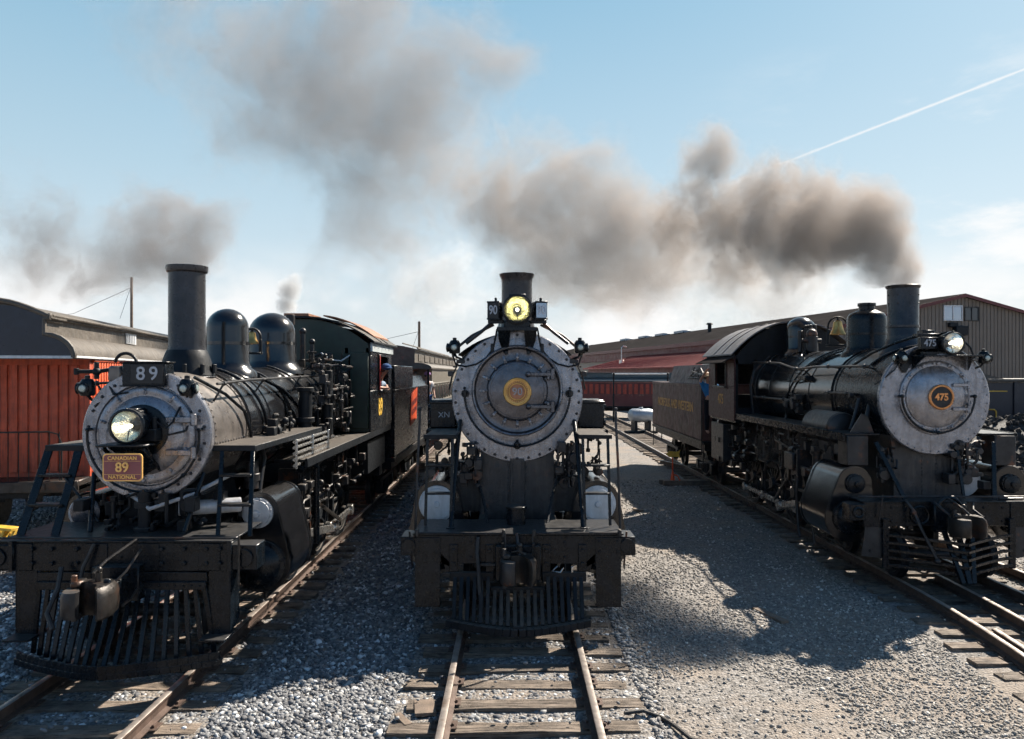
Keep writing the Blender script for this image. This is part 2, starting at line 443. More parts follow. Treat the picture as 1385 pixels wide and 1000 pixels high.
def thing(name, label, cat, loc=(0, 0, 0), rz=0., group=None, kind=None):
    o = bpy.data.objects.new(name, None); o.empty_display_size = .3; COL.objects.link(o)
    o.location = loc; o.rotation_euler = (0, 0, rz)
    o['label'] = label; o['category'] = cat
    if group: o['group'] = group
    if kind: o['kind'] = kind
    return o
def tag(o, label, cat, group=None):
    o['label'] = label; o['category'] = cat
    if group: o['group'] = group
    return o
def text(body, size, m, M, parent, name='lettering', ext=.004, align='CENTER', sx=1., bold=0., spacing=1.):
    cu = bpy.data.curves.new(name, 'FONT'); cu.body = body; cu.size = size; cu.extrude = ext
    cu.align_x = align; cu.align_y = 'CENTER'; cu.offset = bold; cu.space_character = spacing
    t = bpy.data.objects.new('tmp', cu); COL.objects.link(t)
    dg = bpy.context.evaluated_depsgraph_get(); me = bpy.data.meshes.new_from_object(t.evaluated_get(dg))
    bpy.data.objects.remove(t)
    me.transform(M @ Matrix.Diagonal((sx, 1, 1, 1)))
    me.materials.clear(); me.materials.append(m)
    o = bpy.data.objects.new(name, me); COL.objects.link(o); o.parent = parent; me.name = name
    return o
def face_front(x, y, z): return Matrix.Translation((x, y, z)) @ Matrix.Rotation(R(90), 4, 'X')
def face_right(x, y, z): return Matrix.Translation((x, y, z)) @ Matrix.Rotation(R(90), 4, 'Z') @ Matrix.Rotation(R(90), 4, 'X')
def face_left(x, y, z): return Matrix.Translation((x, y, z)) @ Matrix.Rotation(R(-90), 4, 'Z') @ Matrix.Rotation(R(90), 4, 'X')

def hull2(c1, r1, c2, r2, n=48):             # outline round two circles in x,z
    out = []
    for i in range(n):
        a = 2 * math.pi * i / n; d = (math.cos(a), math.sin(a))
        s1 = c1[0] * d[0] + c1[1] * d[1] + r1; s2 = c2[0] * d[0] + c2[1] * d[1] + r2
        c, r_ = (c1, r1) if s1 > s2 else (c2, r2)
        out.append((c[0] + r_ * d[0], c[1] + r_ * d[1]))
    return out
# ------------------------------------------------------------------ locomotive parts (local: x across, y back from the smokebox face, z up)
def driver_mesh(r, n_sp=14):
    b = MB()
    b.lathe([(r - .09, -.07), (r + .02, -.07), (r, -.04), (r - .01, .07), (r - .085, .07), (r - .09, .05), (r - .13, .045), (r - .13, -.05), (r - .09, -.07)], (0, 0, 0), (1, 0, 0), 44)
    b.lathe([(0, .11), (.12, .11), (.14, .08), (.14, -.06), (0, -.06)], (0, 0, 0), (1, 0, 0), 20)
    for i in range(n_sp):
        a = 2 * math.pi * i / n_sp
        d = Vector((0, math.cos(a), math.sin(a)))
        b.bar(d * .12 + Vector((.01, 0, 0)), d * (r - .12) + Vector((.01, 0, 0)), .05, .045, side=(1, 0, 0))
    pts = []
    for i in range(13):
        a = R(40) + R(100) * i / 12; pts.append((.045, math.cos(a) * (r - .12), math.sin(a) * (r - .12)))
    b.prism(pts, (.04, 0, 0))
    b.cyl((0, 0, -.30), (.16, 0, -.30), .10, n=16)
    return b
def small_wheel(r):
    b = MB()
    b.lathe([(0, .05), (.10, .06), (.12, .0), (r - .1, -.01), (r - .07, .05), (r - .005, .05), (r, -.03), (r + .025, -.05), (r + .02, -.07), (r - .08, -.07), (.1, -.04), (0, -.04)], (0, 0, 0), (1, 0, 0), 32)
    return b
def wheels(root, name, make, r, ys, x=.73, m=None):
    first = None; out = []
    for y in ys:
        for s in (1, -1):
            if first is None:
                o = make(r).build(name, m or M_SIDE, root); first = o
            else:
                o = first.copy(); COL.objects.link(o); o.parent = root
            o.location = (s * x, y, r); o.rotation_euler = (0, 0, 0 if s > 0 else math.pi)
            out.append(o)
    for y in ys: MB().cyl((-x, y, r), (x, y, r), .08, n=12).build('axle', M_SIDE, root)
    return out

def headlight(root, x, y, z, r, L, refl, glow=False):
    b = MB()
    b.lathe([(0, L), (r * .55, L), (r * .85, L * .8), (r * 1.0, L * .45), (r * 1.05, .05), (r * 1.14, .045), (r * 1.14, 0), (r * 1.02, -.008), (r * 1.0, .01), (r * .98, .05)], (x, y, z), (0, 1, 0), 40)
    b.box(x - r * .35, x + r * .35, y + L * .2, y + L * .8, z + r * .95, z + r * 1.12)
    b.bolts((x, y + .02, z), r * 1.12, 6, .012, .02)
    h = b.build('headlight', M_BLACK, root)
    MB().lathe([(r, .02), (r * .93, .06), (r * .75, .11), (r * .45, .16), (r * .16, .185), (0, .19)], (x, y, z), (0, 1, 0), 40).build('reflector', refl, h)
    MB().sph((x, y + .09, z), r * .15, 12, (1, 1.3, 1)).build('bulb', M_BULB, h)
    k = MB(); k.lathe([(r * .13, .12), (r * .22, .15), (r * .30, .172), (r * .30, .19)], (x, y, z), (0, 1, 0), 24); k.tube([(x, y + .03, z - r * .9), (x, y + .07, z - r * .3), (x, y + .12, z - r * .05)], r * .035, 6); k.build('lamp_socket', M_GROOVE, h)
    MB().lathe([(0, .002), (r * .5, .006), (r * .99, .018)], (x, y, z), (0, 1, 0), 40).build('glass', M_LENS, h)
    MB().lathe([(r * .97, -.002), (r * 1.03, -.014), (r * 1.09, -.002), (r * 1.03, .006)], (x, y, z), (0, 1, 0), 40).build('rim', M_WORN, h)
    return h

def marker(root, x, y, z, s=1, armx=None, armz=0.):
    b = MB()
    b.lathe([(0, .0), (.075, .0), (.085, .02), (.085, .16), (.06, .20), (.03, .205), (.03, .24), (0, .245)], (x, y, z - .09), (0, 0, 1), 18)
    b.lathe([(.062, .0), (.07, -.04), (.05, -.05), (.045, 0)], (x, y - .075, z), (0, 1, 0), 18)
    b.lathe([(.062, .0), (.07, .04), (.05, .05), (.045, 0)], (x + .075 * s, y, z), (s, 0, 0), 18)
    b.tube([(x, y, z - .08), (x - .02 * s, y + .06, z - .14), (x - .16 * s, y + .14, z - .20)], .018, 8)
    if armx is not None:
        b.bar((x, y, z - .09), (armx, y + .1, z + armz), .03, .012)
    o = b.build('marker_lamp', M_BLACK, root)
    MB().lathe([(0, -.05), (.035, -.045), (.052, -.025)], (x, y - .085, z), (0, 1, 0), 16).build('lens', M_MLENS, o)
    MB().lathe([(0, .05), (.035, .045), (.052, .025)], (x + .085 * s, y, z), (s, 0, 0), 16).build('lens', M_MLENS, o)
    return o

def coupler(root, y, z, m=None, s=1.):
    b = MB()
    b.box(-.09, .09, y + .30, y + 1.0, z - .09, z + .09, .01)
    body = [(-.17, .34), (.12, .36), (.20, .28), (.235, .14), (.24, .0), (.215, -.10), (.18, -.13), (.14, -.09), (.115, .0), (.07, .08), (.0, .12), (-.08, .11), (-.14, .12), (-.22, .20)]
    def taper(o_, poly, zs):
        n_ = len(poly); rings = [[(px * f, y + .12 + (py - .12) * f, z + dz * s) for px, py in poly] for dz, f in zs]
        vs = [p for r_ in rings for p in r_]; fs = []
        for i in range(len(rings) - 1):
            for j in range(n_): fs.append((i * n_ + j, i * n_ + (j + 1) % n_, (i + 1) * n_ + (j + 1) % n_, (i + 1) * n_ + j))
        fs.append(tuple(range(n_))[::-1]); fs.append(tuple(range((len(rings) - 1) * n_, len(rings) * n_)))
        o_.add(vs, fs)
    taper(b, body, ((-.17, .86), (-.14, .97), (-.06, 1), (.06, 1), (.12, .95), (.16, .80)))
    b.box(-.20, -.10, y + .04, y + .24, z + .12 * s, z + .19 * s, .02); b.box(-.20, -.10, y + .04, y + .24, z - .20 * s, z - .13 * s, .02)
    b.bar((.20, y - .06, z - .02), (.22, y + .12, z + .10), .02, .09); b.bar((.02, y + .22, z + .12), (.16, y + .0, z + .15), .05, .03)
    o = b.build('coupler', m or M_WORN, root)
    k = MB()
    kn = [(-.235, .17), (-.245, .06), (-.235, -.04), (-.205, -.12), (-.15, -.165), (-.09, -.17), (-.045, -.135), (-.035, -.08), (-.06, -.03), (-.10, .01), (-.12, .07), (-.13, .13), (-.17, .18)]
    taper(k, kn, ((-.145, .93), (-.12, .985), (.09, .985), (.125, .93)))
    k.cyl((-.18, y + .10, z - .23 * s), (-.18, y + .10, z + .25 * s), .03, n=12)
    k.build('knuckle', m or M_SIDE, o)
    l = MB(); l.cyl((.02, y + .2, z + .1), (.02, y + .2, z + .26), .035, n=10); l.sph((.02, y + .2, z + .28), .04, 10)
    l.build('lock_lifter', M_WORN, o)
    return o

def cylinder(root, s, xv, zv, rv, xc, zc, rc, y0, y1, cover, rcov, ccov, rlow, name='cylinder'):
    b = MB()
    b.prism([(s * px, y0, pz) for px, pz in hull2((xv, zv), rv, (xc, zc), rc)], (0, y1 - y0, 0))
    # straps round the jacket
    for yy in (y0 + .02, y1 - .08):
        b.prism([(s * px, yy, pz) for px, pz in hull2((xv, zv), rv + .012, (xc, zc), rc + .012)], (0, .06, 0))
    o = b.build(name, M_GLOSS, root)
    c = MB()
    c.lathe([(rcov * 1.15, 0), (rcov * 1.15, -.04), (rcov, -.045), (rcov * .97, -.07), (rcov * .5, -.085), (.05, -.088), (.04, -.12), (0, -.125)], (s * xv, y0, zv), (0, 1, 0), 36)
    c.bolts((s * xv, y0 - .04, zv), rcov * 1.07, 12, .012, .02)
    c.build('valve_cover', cover, o)
    d = MB()
    d.lathe([(rlow * 1.06, 0), (rlow * 1.06, -.05), (rlow * .9, -.06), (rlow * .82, -.09), (rlow * .6, -.14), (rlow * .3, -.17), (0, -.18)], (s * xc, y0, zc), (0, 1, 0), 40)
    d.bolts((s * xc, y0 - .05, zc), rlow * .98, 16, .014, .022)
    d.build('cylinder_head', ccov, o)
    e = MB()
    e.cyl((s * xc, y0 + .2, zc - rc - .02), (s * xc, y0 + .2, zc - rc - .13), .03, n=10)
    e.cyl((s * xc, y1 - .2, zc - rc - .02), (s * xc, y1 - .2, zc - rc - .13), .03, n=10)
    e.tube([(s * xc, y0 + .2, zc - rc - .12), (s * xc, y1 - .2, zc - rc - .12)], .018)
    e.build('drain_cock', M_WORN, o)
    return o

def running_gear(root, s, xc, zc, y1, ys, r, valve_z, pin=-.28, xr=.98):
    # crosshead, guides, main rod, side rod and valve gear of one side
    g = MB()
    for dz in (.13, -.13): g.bar((s * xc, y1, zc + dz), (s * xc, y1 + 1.15, zc + dz), .09, .05)
    g.bar((s * xc, y1 + 1.12, zc - .5), (s * xc, y1 + 1.12, valve_z + .35), .1, .05, side=(1, 0, 0))
    g.box(s * (xc - .45), s * xc, y1 + 1.09, y1 + 1.15, valve_z, valve_z + .35)
    g.build('crosshead_guide', M_SIDE, root)
    ch = MB()
    ch.box(s * (xc - .07), s * (xc + .07), y1 + .42, y1 + .75, zc - .11, zc + .11, .015)
    ch.cyl((s * xc, y1 - .02, zc), (s * xc, y1 + .45, zc), .035, n=12)
    ch.cyl((s * (xc + .05), y1 + .6, zc), (s * (xc + .12), y1 + .6, zc), .06, n=14)
    ch.build('crosshead', M_STEEL, root)
    zp = r + pin
    mr = MB(); ym = ys[min(1, len(ys) - 1)] if len(ys) < 5 else ys[2]
    mr.bar((s * (xr + .12), y1 + .6, zc), (s * (xr + .12), ym, zp), .05, .13, side=(1, 0, 0))
    mr.cyl((s * (xr + .08), ym, zp), (s * (xr + .17), ym, zp), .13, n=20)
    mr.cyl((s * (xr + .08), y1 + .6, zc), (s * (xr + .17), y1 + .6, zc), .09, n=20)
    mr.build('main_rod', M_STEEL, root)
    sr = MB()
    sr.bar((s * xr, ys[0], zp), (s * xr, ys[-1], zp), .045, .11, side=(1, 0, 0))
    for y in ys: sr.cyl((s * (xr - .05), y, zp), (s * (xr + .06), y, zp), .11, n=18)
    sr.build('side_rod', M_STEEL, root)
    vg = MB()
    vg.bar((s * (xc - .02), y1 + .1, valve_z), (s * (xc - .02), y1 + 1.7, valve_z), .04, .06, side=(1, 0, 0))
    vg.bar((s * (xc - .02), y1 + .55, valve_z + .08), (s * (xc - .02), y1 + .6, zc - .22), .03, .06, side=(1, 0, 0))
    vg.bar((s * (xc - .02), y1 + 1.7, valve_z + .3), (s * (xc - .02), y1 + 1.78, valve_z - .35), .05, .12, side=(1, 0, 0))
    vg.bar((s * (xc - .0), y1 + 1.78, valve_z - .3), (s * (xr + .2), ym + .1, zp + .12), .035, .06, side=(1, 0, 0))
    vg.bar((s * (xc - .02), y1 + 1.2, valve_z + .25), (s * (xc - .02), y1 + 2.6, valve_z + .42), .03, .05, side=(1, 0, 0))
    vg.bar((s * (xc - .02), y1 + .65, zc - .22), (s * (xc - .02), y1 + .3, zc - .2), .03, .05, side=(1, 0, 0))
    vg.build('valve_gear', M_WORN, root)
    br = MB()
    for i, y in enumerate(ys):
        br.box(s * .68, s * .82, y - r - .12, y - r - .04, r - .25, r + .22, .01)
        br.bar((s * .75, y - r - .08, r + .2), (s * .75, y - r - .02, r + .65), .03, .05)
        # springs
        for k in range(5): br.box(s * .6, s * .7, y - .42 + k * .06, y + .42 - k * .06, 2 * r - .05 + k * .025 - .02, 2 * r - .03 + k * .025)
    br.build('brake_gear', M_DULL, root)

def clutter(root, name, x0, x1, y0, y1, z0, z1, n, seed, m=None, rr=(.010, .030)):
    q = random.Random(seed); b = MB()
    for i in range(n):
        x = q.uniform(x0, x1); y = q.uniform(y0, y1); z = q.uniform(z0, z1); r_ = q.uniform(*rr)
        k = q.random()
        if k < .55:
            pts = [Vector((x, y, z))]
            for j in range(q.choice((2, 3, 4))):
                d = [Vector((0, 1, 0)), Vector((0, 0, 1)), Vector((0, 0, -1)), Vector((0, -1, 0)), Vector((.5, .2, .4))][q.randrange(5)]
                p = pts[-1] + d * q.uniform(.1, .45)
                p = Vector((min(max(p.x, x0), x1), min(max(p.y, y0), y1), min(max(p.z, z0), z1)))
                if (p - pts[-1]).length > .05: pts.append(p)
            if len(pts) > 1:
                fine = []
                for a, c in zip(pts, pts[1:]):
                    fine += [a.lerp(c, t) for t in ((0.1, .5, .9))]
                b.tube([pts[0]] + fine + [pts[-1]], r_, 7)
                b.cyl(pts[0] - Vector((0, 0, .03)), pts[0] + Vector((0, 0, .03)), r_ * 1.9, n=8)
        elif k < .75:
            b.box(x - .06, x + .06, y - q.uniform(.05, .14), y + .06, z - q.uniform(.04, .12), z + .05, .008)
        elif k < .9:
            b.cyl((x, y - .1, z), (x, y + q.uniform(.0, .2), z), q.uniform(.03, .09), n=14)
        else:
            b.sph((x, y, z), q.uniform(.03, .06), 10)
    return b.build(name, m or M_WORN, root)

def cab(root, y0, y1, hw, zf, ze, zp, wall, roofm, win=(.9, 1.9), zwin=None, front=None):
    z1 = zwin[0]; z2 = zwin[1]; t = .04
    for s in (1, -1):
        b = MB()
        X0 = s * (hw - t); X1 = s * hw
        b.box(X0, X1, y0, y1, zf, z1); b.box(X0, X1, y0, y1, z2, ze)
        b.box(X0, X1, y0, y0 + win[0], z1, z2); b.box(X0, X1, y0 + win[1], y1, z1, z2)
        b.rivetrow((X1, y0 + .05, zf + .08), (X1, y0 + .05, ze - .05), 18, .012, (s, 0, 0)); b.rivetrow((X1, y0 + .1, z1 - .06), (X1, y1 - .05, z1 - .06), 20, .012, (s, 0, 0))
        o = b.build('cab_side', wall, root)
        f = MB(); wy0 = y0 + win[0]; wy1 = y0 + win[1]
        xa, xb = s * (hw + .002), s * (hw + .025)
        f.box(xa, xb, wy0 - .05, wy0, z1 - .05, z2 + .05); f.box(xa, xb, wy1, wy1 + .05, z1 - .05, z2 + .05)
        f.box(xa, xb, wy0, wy1, z2, z2 + .05); f.box(s * (hw - .02), s * (hw + .07), wy0 - .08, wy1 + .08, z1 - .05, z1)
        f.build('window_frame', M_WORN if wall is M_CABRED else M_BLACK, o)
    b = MB()
    n = 16; prof = []
    for i in range(n + 1):
        x = -hw + 2 * hw * i / n; prof.append((x, ze + (zp - ze) * (1 - (abs(x) / hw) ** 2.2)))
    # front wall with two openings beside the boiler
    bx = hw * .62
    for s in (1, -1):
        zt = ze + (zp - ze) * (1 - .62 ** 2.2)
        b.prism([(s * bx, y0 + .01, zf), (s * (bx + .07), y0 + .01, zf), (s * (bx + .07), y0 + .01, ze - .10), (s * bx, y0 + .01, ze - .1)], (0, .05, 0))
        b.prism([(s * (hw - .10), y0 + .01, zf), (s * (hw - .045), y0 + .01, zf), (s * (hw - .045), y0 + .01, ze - .1), (s * (hw - .1), y0 + .01, ze - .1)], (0, .05, 0))
        b.prism([(s * bx, y0 + .015, zf), (s * (hw - .05), y0 + .015, zf), (s * (hw - .05), y0 + .015, zf + .32), (s * bx, y0 + .015, zf + .32)], (0, .04, 0))
    upper = [(-hw + .045, y0 + .01, ze - .22)] + [(p[0] * .965, y0 + .01, p[1] - .02) for p in prof] + [(hw - .045, y0 + .01, ze - .22)]
    b.prism(upper, (0, .05, 0))
    b.prism([(-bx, y0 + .012, zf), (bx, y0 + .012, zf), (bx, y0 + .012, ze - .1), (-bx, y0 + .012, ze - .1)], (0, .045, 0))
    b.build('cab_front', front or wall, root)
    r2 = MB(); r2.prism([(-hw + .05, y1 - .3, ze - .75)] + [(p[0] * .96, y1 - .3, p[1] - .03) for p in prof] + [(hw - .05, y1 - .3, ze - .75)], (0, .04, 0)); r2.box(-hw + .05, hw - .05, y1 - .25, y1 - .2, zf, zf + .6); r2.build('cab_back', M_INT, root)
    rb = MB()
    o_ = .10
    top = [(p[0] * (1 + o_ / hw), p[1] + .035) for p in prof]; bot = [(p[0] * (1 + o_ / hw), p[1]) for p in prof]
    rb.prism([(x, y0 - .12, z) for x, z in top] + [(x, y0 - .12, z) for x, z in bot[::-1]], (0, y1 - y0 + .45, 0))
    for yy in (y0 + .8, y0 + 1.6):
        for i in range(n): rb.bar((top[i][0], yy, top[i][1] + .008), (top[i + 1][0], yy, top[i + 1][1] + .008), .03, .02, side=(0, 1, 0))
    roof = rb.build('cab_roof', roofm, root)
    fl = MB(); fl.box(-hw + .05, hw - .05, y0 + .1, y1, zf - .06, zf + .0); fl.box(-.8, .8, y0 + .1, y0 + .6, zf, ze - .2)
    fl.build('cab_floor', M_INT, root)
    return roof

def truck(root, yc, wb=1.7, r=.42, x=.73):
    ws = wheels(root, 'truck_wheel', small_wheel, r, [yc - wb / 2, yc + wb / 2], x, M_SIDE)
    b = MB()
    for s in (1, -1):
        X = s * (x + .22)
        b.bar((X, yc - wb / 2 - .1, r + .18), (X, yc + wb / 2 + .1, r + .18), .09, .10, side=(1, 0, 0))
        b.bar((X, yc - wb / 2, r + .1), (X, yc - .25, r - .22), .09, .06, side=(1, 0, 0)); b.bar((X, yc + wb / 2, r + .1), (X, yc + .25, r - .22), .09, .06, side=(1, 0, 0))
        b.bar((X, yc - .3, r - .22), (X, yc + .3, r - .22), .09, .06, side=(1, 0, 0))
        for yy in (yc - .22, yc, yc + .22):
            b.cyl((X, yy, r - .2), (X, yy, r + .15), .06, n=12)
        for yy in (yc - wb / 2, yc + wb / 2): b.box(X - .08, X + .08, yy - .13, yy + .13, r - .14, r + .14, .02)
    b.box(-x - .2, x + .2, yc - .15, yc + .15, r + .05, r + .35)
    b.build('truck_frame', M_DULL, root)

def handrail(root, pts, posts=None, r=.017, m=None, name='handrail'):
    b = MB(); b.tube(pts, r, 8)
    for p, q in (posts or []): b.tube([p, q], r * .8, 7); b.sph(p, r * 2.0, 8)
    return b.build(name, m or M_SIDE, root)

def ladder(root, xs0, xs1, y0, y1, z0, z1, rungs, w=.05, flat=True, m=None):
    # xs0/xs1: x of the two rails at the bottom and at the top
    b = MB()
    for a, c in zip(xs0, xs1): b.bar((a, y0, z0), (c, y1, z1), w, .022, side=(1, 0, 0))
    for z in rungs:
        t = (z - z0) / (z1 - z0); y = y0 + (y1 - y0) * t
        a = xs0[0] + (xs1[0] - xs0[0]) * t; c = xs0[1] + (xs1[1] - xs0[1]) * t
        b.box(a, c, y - .05, y + .10, z - .015, z + .015, .004)
        for q in (a, c): b.cyl((q, y - .03, z), (q, y - .05, z), .012, n=6)
    return b.build('ladder', m or M_BLACK, root)

def boiler(root, zc, secs, bands, mats, front_r):
    # secs: (y, r) profile from the front; bands at y
    b = MB()
    prof = [(0, secs[0][0])] + [(r_, y) for y, r_ in secs] + [(0, secs[-1][0])]
    b.lathe(prof, (0, 0, zc), (0, 1, 0), 72)
    def rad(y):
        for (ya, ra), (yb, rb) in zip(secs, secs[1:]):
            if ya <= y <= yb: return ra + (rb - ra) * (y - ya) / max(1e-6, yb - ya)
        return secs[-1][1]
    for y in bands: b.lathe([(rad(y) + .001, y - .03), (rad(y) + .012, y - .03), (rad(y) + .012, y + .03), (rad(y) + .001, y + .03)], (0, 0, zc), (0, 1, 0), 72)
    return b, rad
# ================================================================== LOCOMOTIVE "89" (left)
X89, Y89 = -4.37, 9.35
L = thing('steam_locomotive', 'black steam locomotive numbered 89 with a maroon number plate and tall plain chimney', 'locomotive', (X89, Y89, 0), 0, 'steam locomotives standing abreast')
L89 = L
ZC = 2.61
# smokebox, boiler
b, rad = boiler(L, ZC, [(0.02, .755), (1.30, .755)], [.10, 1.24], None, .755)
for k in range(26):
    a = R(-20) + R(150) * k / 25
    for yy in (.10, 1.24):
        p = Vector((math.cos(a) * .768, yy, ZC + math.sin(a) * .768)); b.lathe([(.017, 0), (.012, .009), (0, .012)], p, (math.cos(a), 0, math.sin(a)), 6)
for zz in (-.12, -.34): b.rivetrow((math.sqrt(.755 ** 2 - zz * zz), .2, ZC + zz), (math.sqrt(.755 ** 2 - zz * zz), 1.15, ZC + zz), 11, .019, (1, 0, .0))
b.build('smokebox', M_SMOKEB, L)
b, rad = boiler(L, ZC, [(1.30, .775), (3.6, .80), (5.0, .90), (6.9, .92)], [1.36, 2.2, 3.1, 4.0, 4.9, 5.8], None, .78)
b.build('boiler', M_GLOSS, L)
# smokebox face
b = MB()
b.lathe([(.755, .05), (.778, .03), (.778, -.05), (.765, -.065), (.615, -.068), (.605, -.05), (.600, -.03), (.45, -.03)], (0, 0, ZC), (0, 1, 0), 80)
face = b.build('smokebox_front', M_GRAPH, L)
MB().bolts((0, -.064, ZC), .70, 22, .021, .026).build('bolt_ring', M_GROOVE, face)
b = MB()
b.lathe([(.585, -.03), (.585, -.085), (.565, -.10), (.52, -.105), (.50, -.10), (.47, -.10), (.46, -.115), (.36, -.155), (.25, -.175), (0, -.18)], (0, 0, ZC), (0, 1, 0), 72)
for k in range(10):
    a = 2 * math.pi * (k + .5) / 10
    p = Vector((math.cos(a) * .575, -.085, ZC + math.sin(a) * .575)); q = Vector((math.cos(a) * .49, -.12, ZC + math.sin(a) * .49))
    b.bar(p, q, .035, .03); b.cyl((p + q) / 2 + Vector((0, -.01, 0)), (p + q) / 2 + Vector((0, -.055, 0)), .017, n=8)
door = b.build('smokebox_door', M_GRAPH, L)
MB().lathe([(.31, -.168), (.31, -.19), (.29, -.20), (0, -.205)], (0, 0, ZC + .06), (0, 1, 0), 40).build('door_centre_disc', M_BLACK, door)  # dark disc over the door centre, behind the headlight
for dz in (.19, -.20):
    b = MB(); b.box(.28, .60, -.20, -.165, ZC + dz - .035, ZC + dz + .035, .008); b.cyl((.60, -.17, ZC + dz - .07), (.60, -.17, ZC + dz + .07), .038, n=14)
    b.cyl((.34, -.2, ZC + dz), (.34, -.215, ZC + dz), .014, n=8); b.cyl((.42, -.2, ZC + dz), (.42, -.215, ZC + dz), .014, n=8)
    b.build('hinge', M_GRAPH, door)
# handrail arcs round the face
b = MB()
b.arc((0, -.15, ZC), .665, .016, R(180 - 6), R(360 + 6), n=40)
for a in (174, 225, 270, 315, 6):
    p = Vector((math.cos(R(a)) * .665, -.15, ZC + math.sin(R(a)) * .665)); b.cyl(p, p + Vector((0, .09, 0)), .02, n=8); b.sph(p, .028, 8)
b.build('handrail', M_BLACK, L)
# headlight on its bracket
sh = MB(); sh.box(-.32, .22, -.62, -.07, 2.515, 2.54, .006); sh.prism([(-.25, -.5, 2.515), (.2, -.5, 2.515), (.16, -.1, 2.2), (-.02, -.1, 2.12), (-.2, -.1, 2.3)], (0, .03, 0))
sh.bar((-.26, -.1, 2.2), (-.26, -.55, 2.5), .02, .05); sh.bar((.18, -.1, 2.2), (.18, -.55, 2.5), .02, .05); sh.build('headlight_shelf', M_BLACK, L)
headlight(L, 0, -.56, 2.745, .178, .42, M_REFLG)
b = MB(); b.box(.12, .25, -.38, -.2, 2.56, 2.70, .01); b.cyl((.2, -.3, 2.7), (.2, -.3, 2.84), .03, n=10); b.tube([(.2, -.3, 2.8), (.32, -.26, 2.7), (.38, -.22, 2.78), (.42, -.1, 2.95)], .012)
b.box(.05, .10, -.44, -.3, 2.80, 2.92, .01); b.build('headlight_bracket', M_DULL, L)
# maroon plate
pl = MB()
def rrect(cx, cz, w_, h_, r_, y, n=5):
    pts = []
    for (sx, sz, a0) in ((1, 1, 0), (-1, 1, 90), (-1, -1, 180), (1, -1, 270)):
        for i in range(n + 1):
            a = R(a0 + 90 * i / n); pts.append((cx + sx * (w_ / 2 - r_) + r_ * math.cos(a), y, cz + sz * (h_ / 2 - r_) + r_ * math.sin(a)))
    return pts
PX, PZ, PY = .03, 2.30, -.70
pl.prism(rrect(PX, PZ, .445, .31, .045, PY), (0, .012, 0)); plate = pl.build('number_plate', M_GOLD, L)
MB().prism(rrect(PX, PZ, .415, .28, .035, PY - .003), (0, .005, 0)).build('plate_field', M_MAROON, plate)
text('89', .150, M_GOLD, face_front(PX, PY - .012, PZ - .002), plate, bold=.003, ext=.006)
text('CANADIAN', .058, M_GOLD, face_front(PX, PY - .008, PZ + .102), plate, bold=.0015, spacing=1.1)
text('NATIONAL', .058, M_GOLD, face_front(PX, PY - .008, PZ - .108), plate, bold=.0015, spacing=1.1)
b = MB(); b.box(PX - .205, PX + .205, PY - .005, PY - .001, PZ + .068, PZ + .072, .001); b.box(PX - .205, PX + .205, PY - .005, PY - .001, PZ - .080, PZ - .076, .001); b.build('plate_line', M_GOLD, plate)
# number box
b = MB(); b.box(-.27, .25, -.12, .12, 3.20, 3.475, .012); b.box(-.29, .27, -.14, -.115, 3.19, 3.205); b.box(-.29, .27, -.14, .13, 3.475, 3.49)
nb = b.build('number_box', M_BLACK, L)
MB().box(-.16, .225, -.128, -.119, 3.225, 3.455, .003).build('number_glass', M_NUMBLACK, nb)
text('89', .225, M_LETTER, face_front(.035, -.131, 3.34), nb, bold=.002, spacing=1.35)
MB().box(-.48, -.30, -.06, .14, 3.24, 3.44, .03).build('turret_box', M_SMOKEB, L)
b = MB(); b.arc((-.28, .0, 3.46), .13, .02, R(10), R(170), n=16); b.tube([(-.82, -.1, 3.37), (-.60, -.06, 3.37), (-.42, 0, 3.40)], .025); b.sph((-.60, -.06, 3.37), .05); b.cyl((-.6, -.06, 3.28), (-.6, -.06, 3.48), .03, n=10); b.cyl((-.82, -.1, 3.33), (-.82, -.1, 3.41), .03, n=8)
b.build('whistle_valve', M_DULL, L)
marker(L, -.70, -.08, 3.17, -1); marker(L, .49, -.08, 3.17, 1)
b = MB()
b.tube([(.30, -.03, 3.3), (.52, -.04, 3.02), (.55, -.06, 2.8), (.48, -.12, 2.66), (.30, -.16, 2.62)], .014)
b.tube([(-.30, -.03, 3.25), (-.5, -.04, 3.05), (-.62, -.06, 2.95)], .018); b.tube([(.25, .0, 3.2), (.42, -.03, 3.12), (.5, 0, 3.02)], .02)
b.tube([(-.45, -.05, 3.2), (-.38, -.1, 3.1), (-.2, -.1, 3.12)], .013)
b.build('conduit', M_BLACK, L)
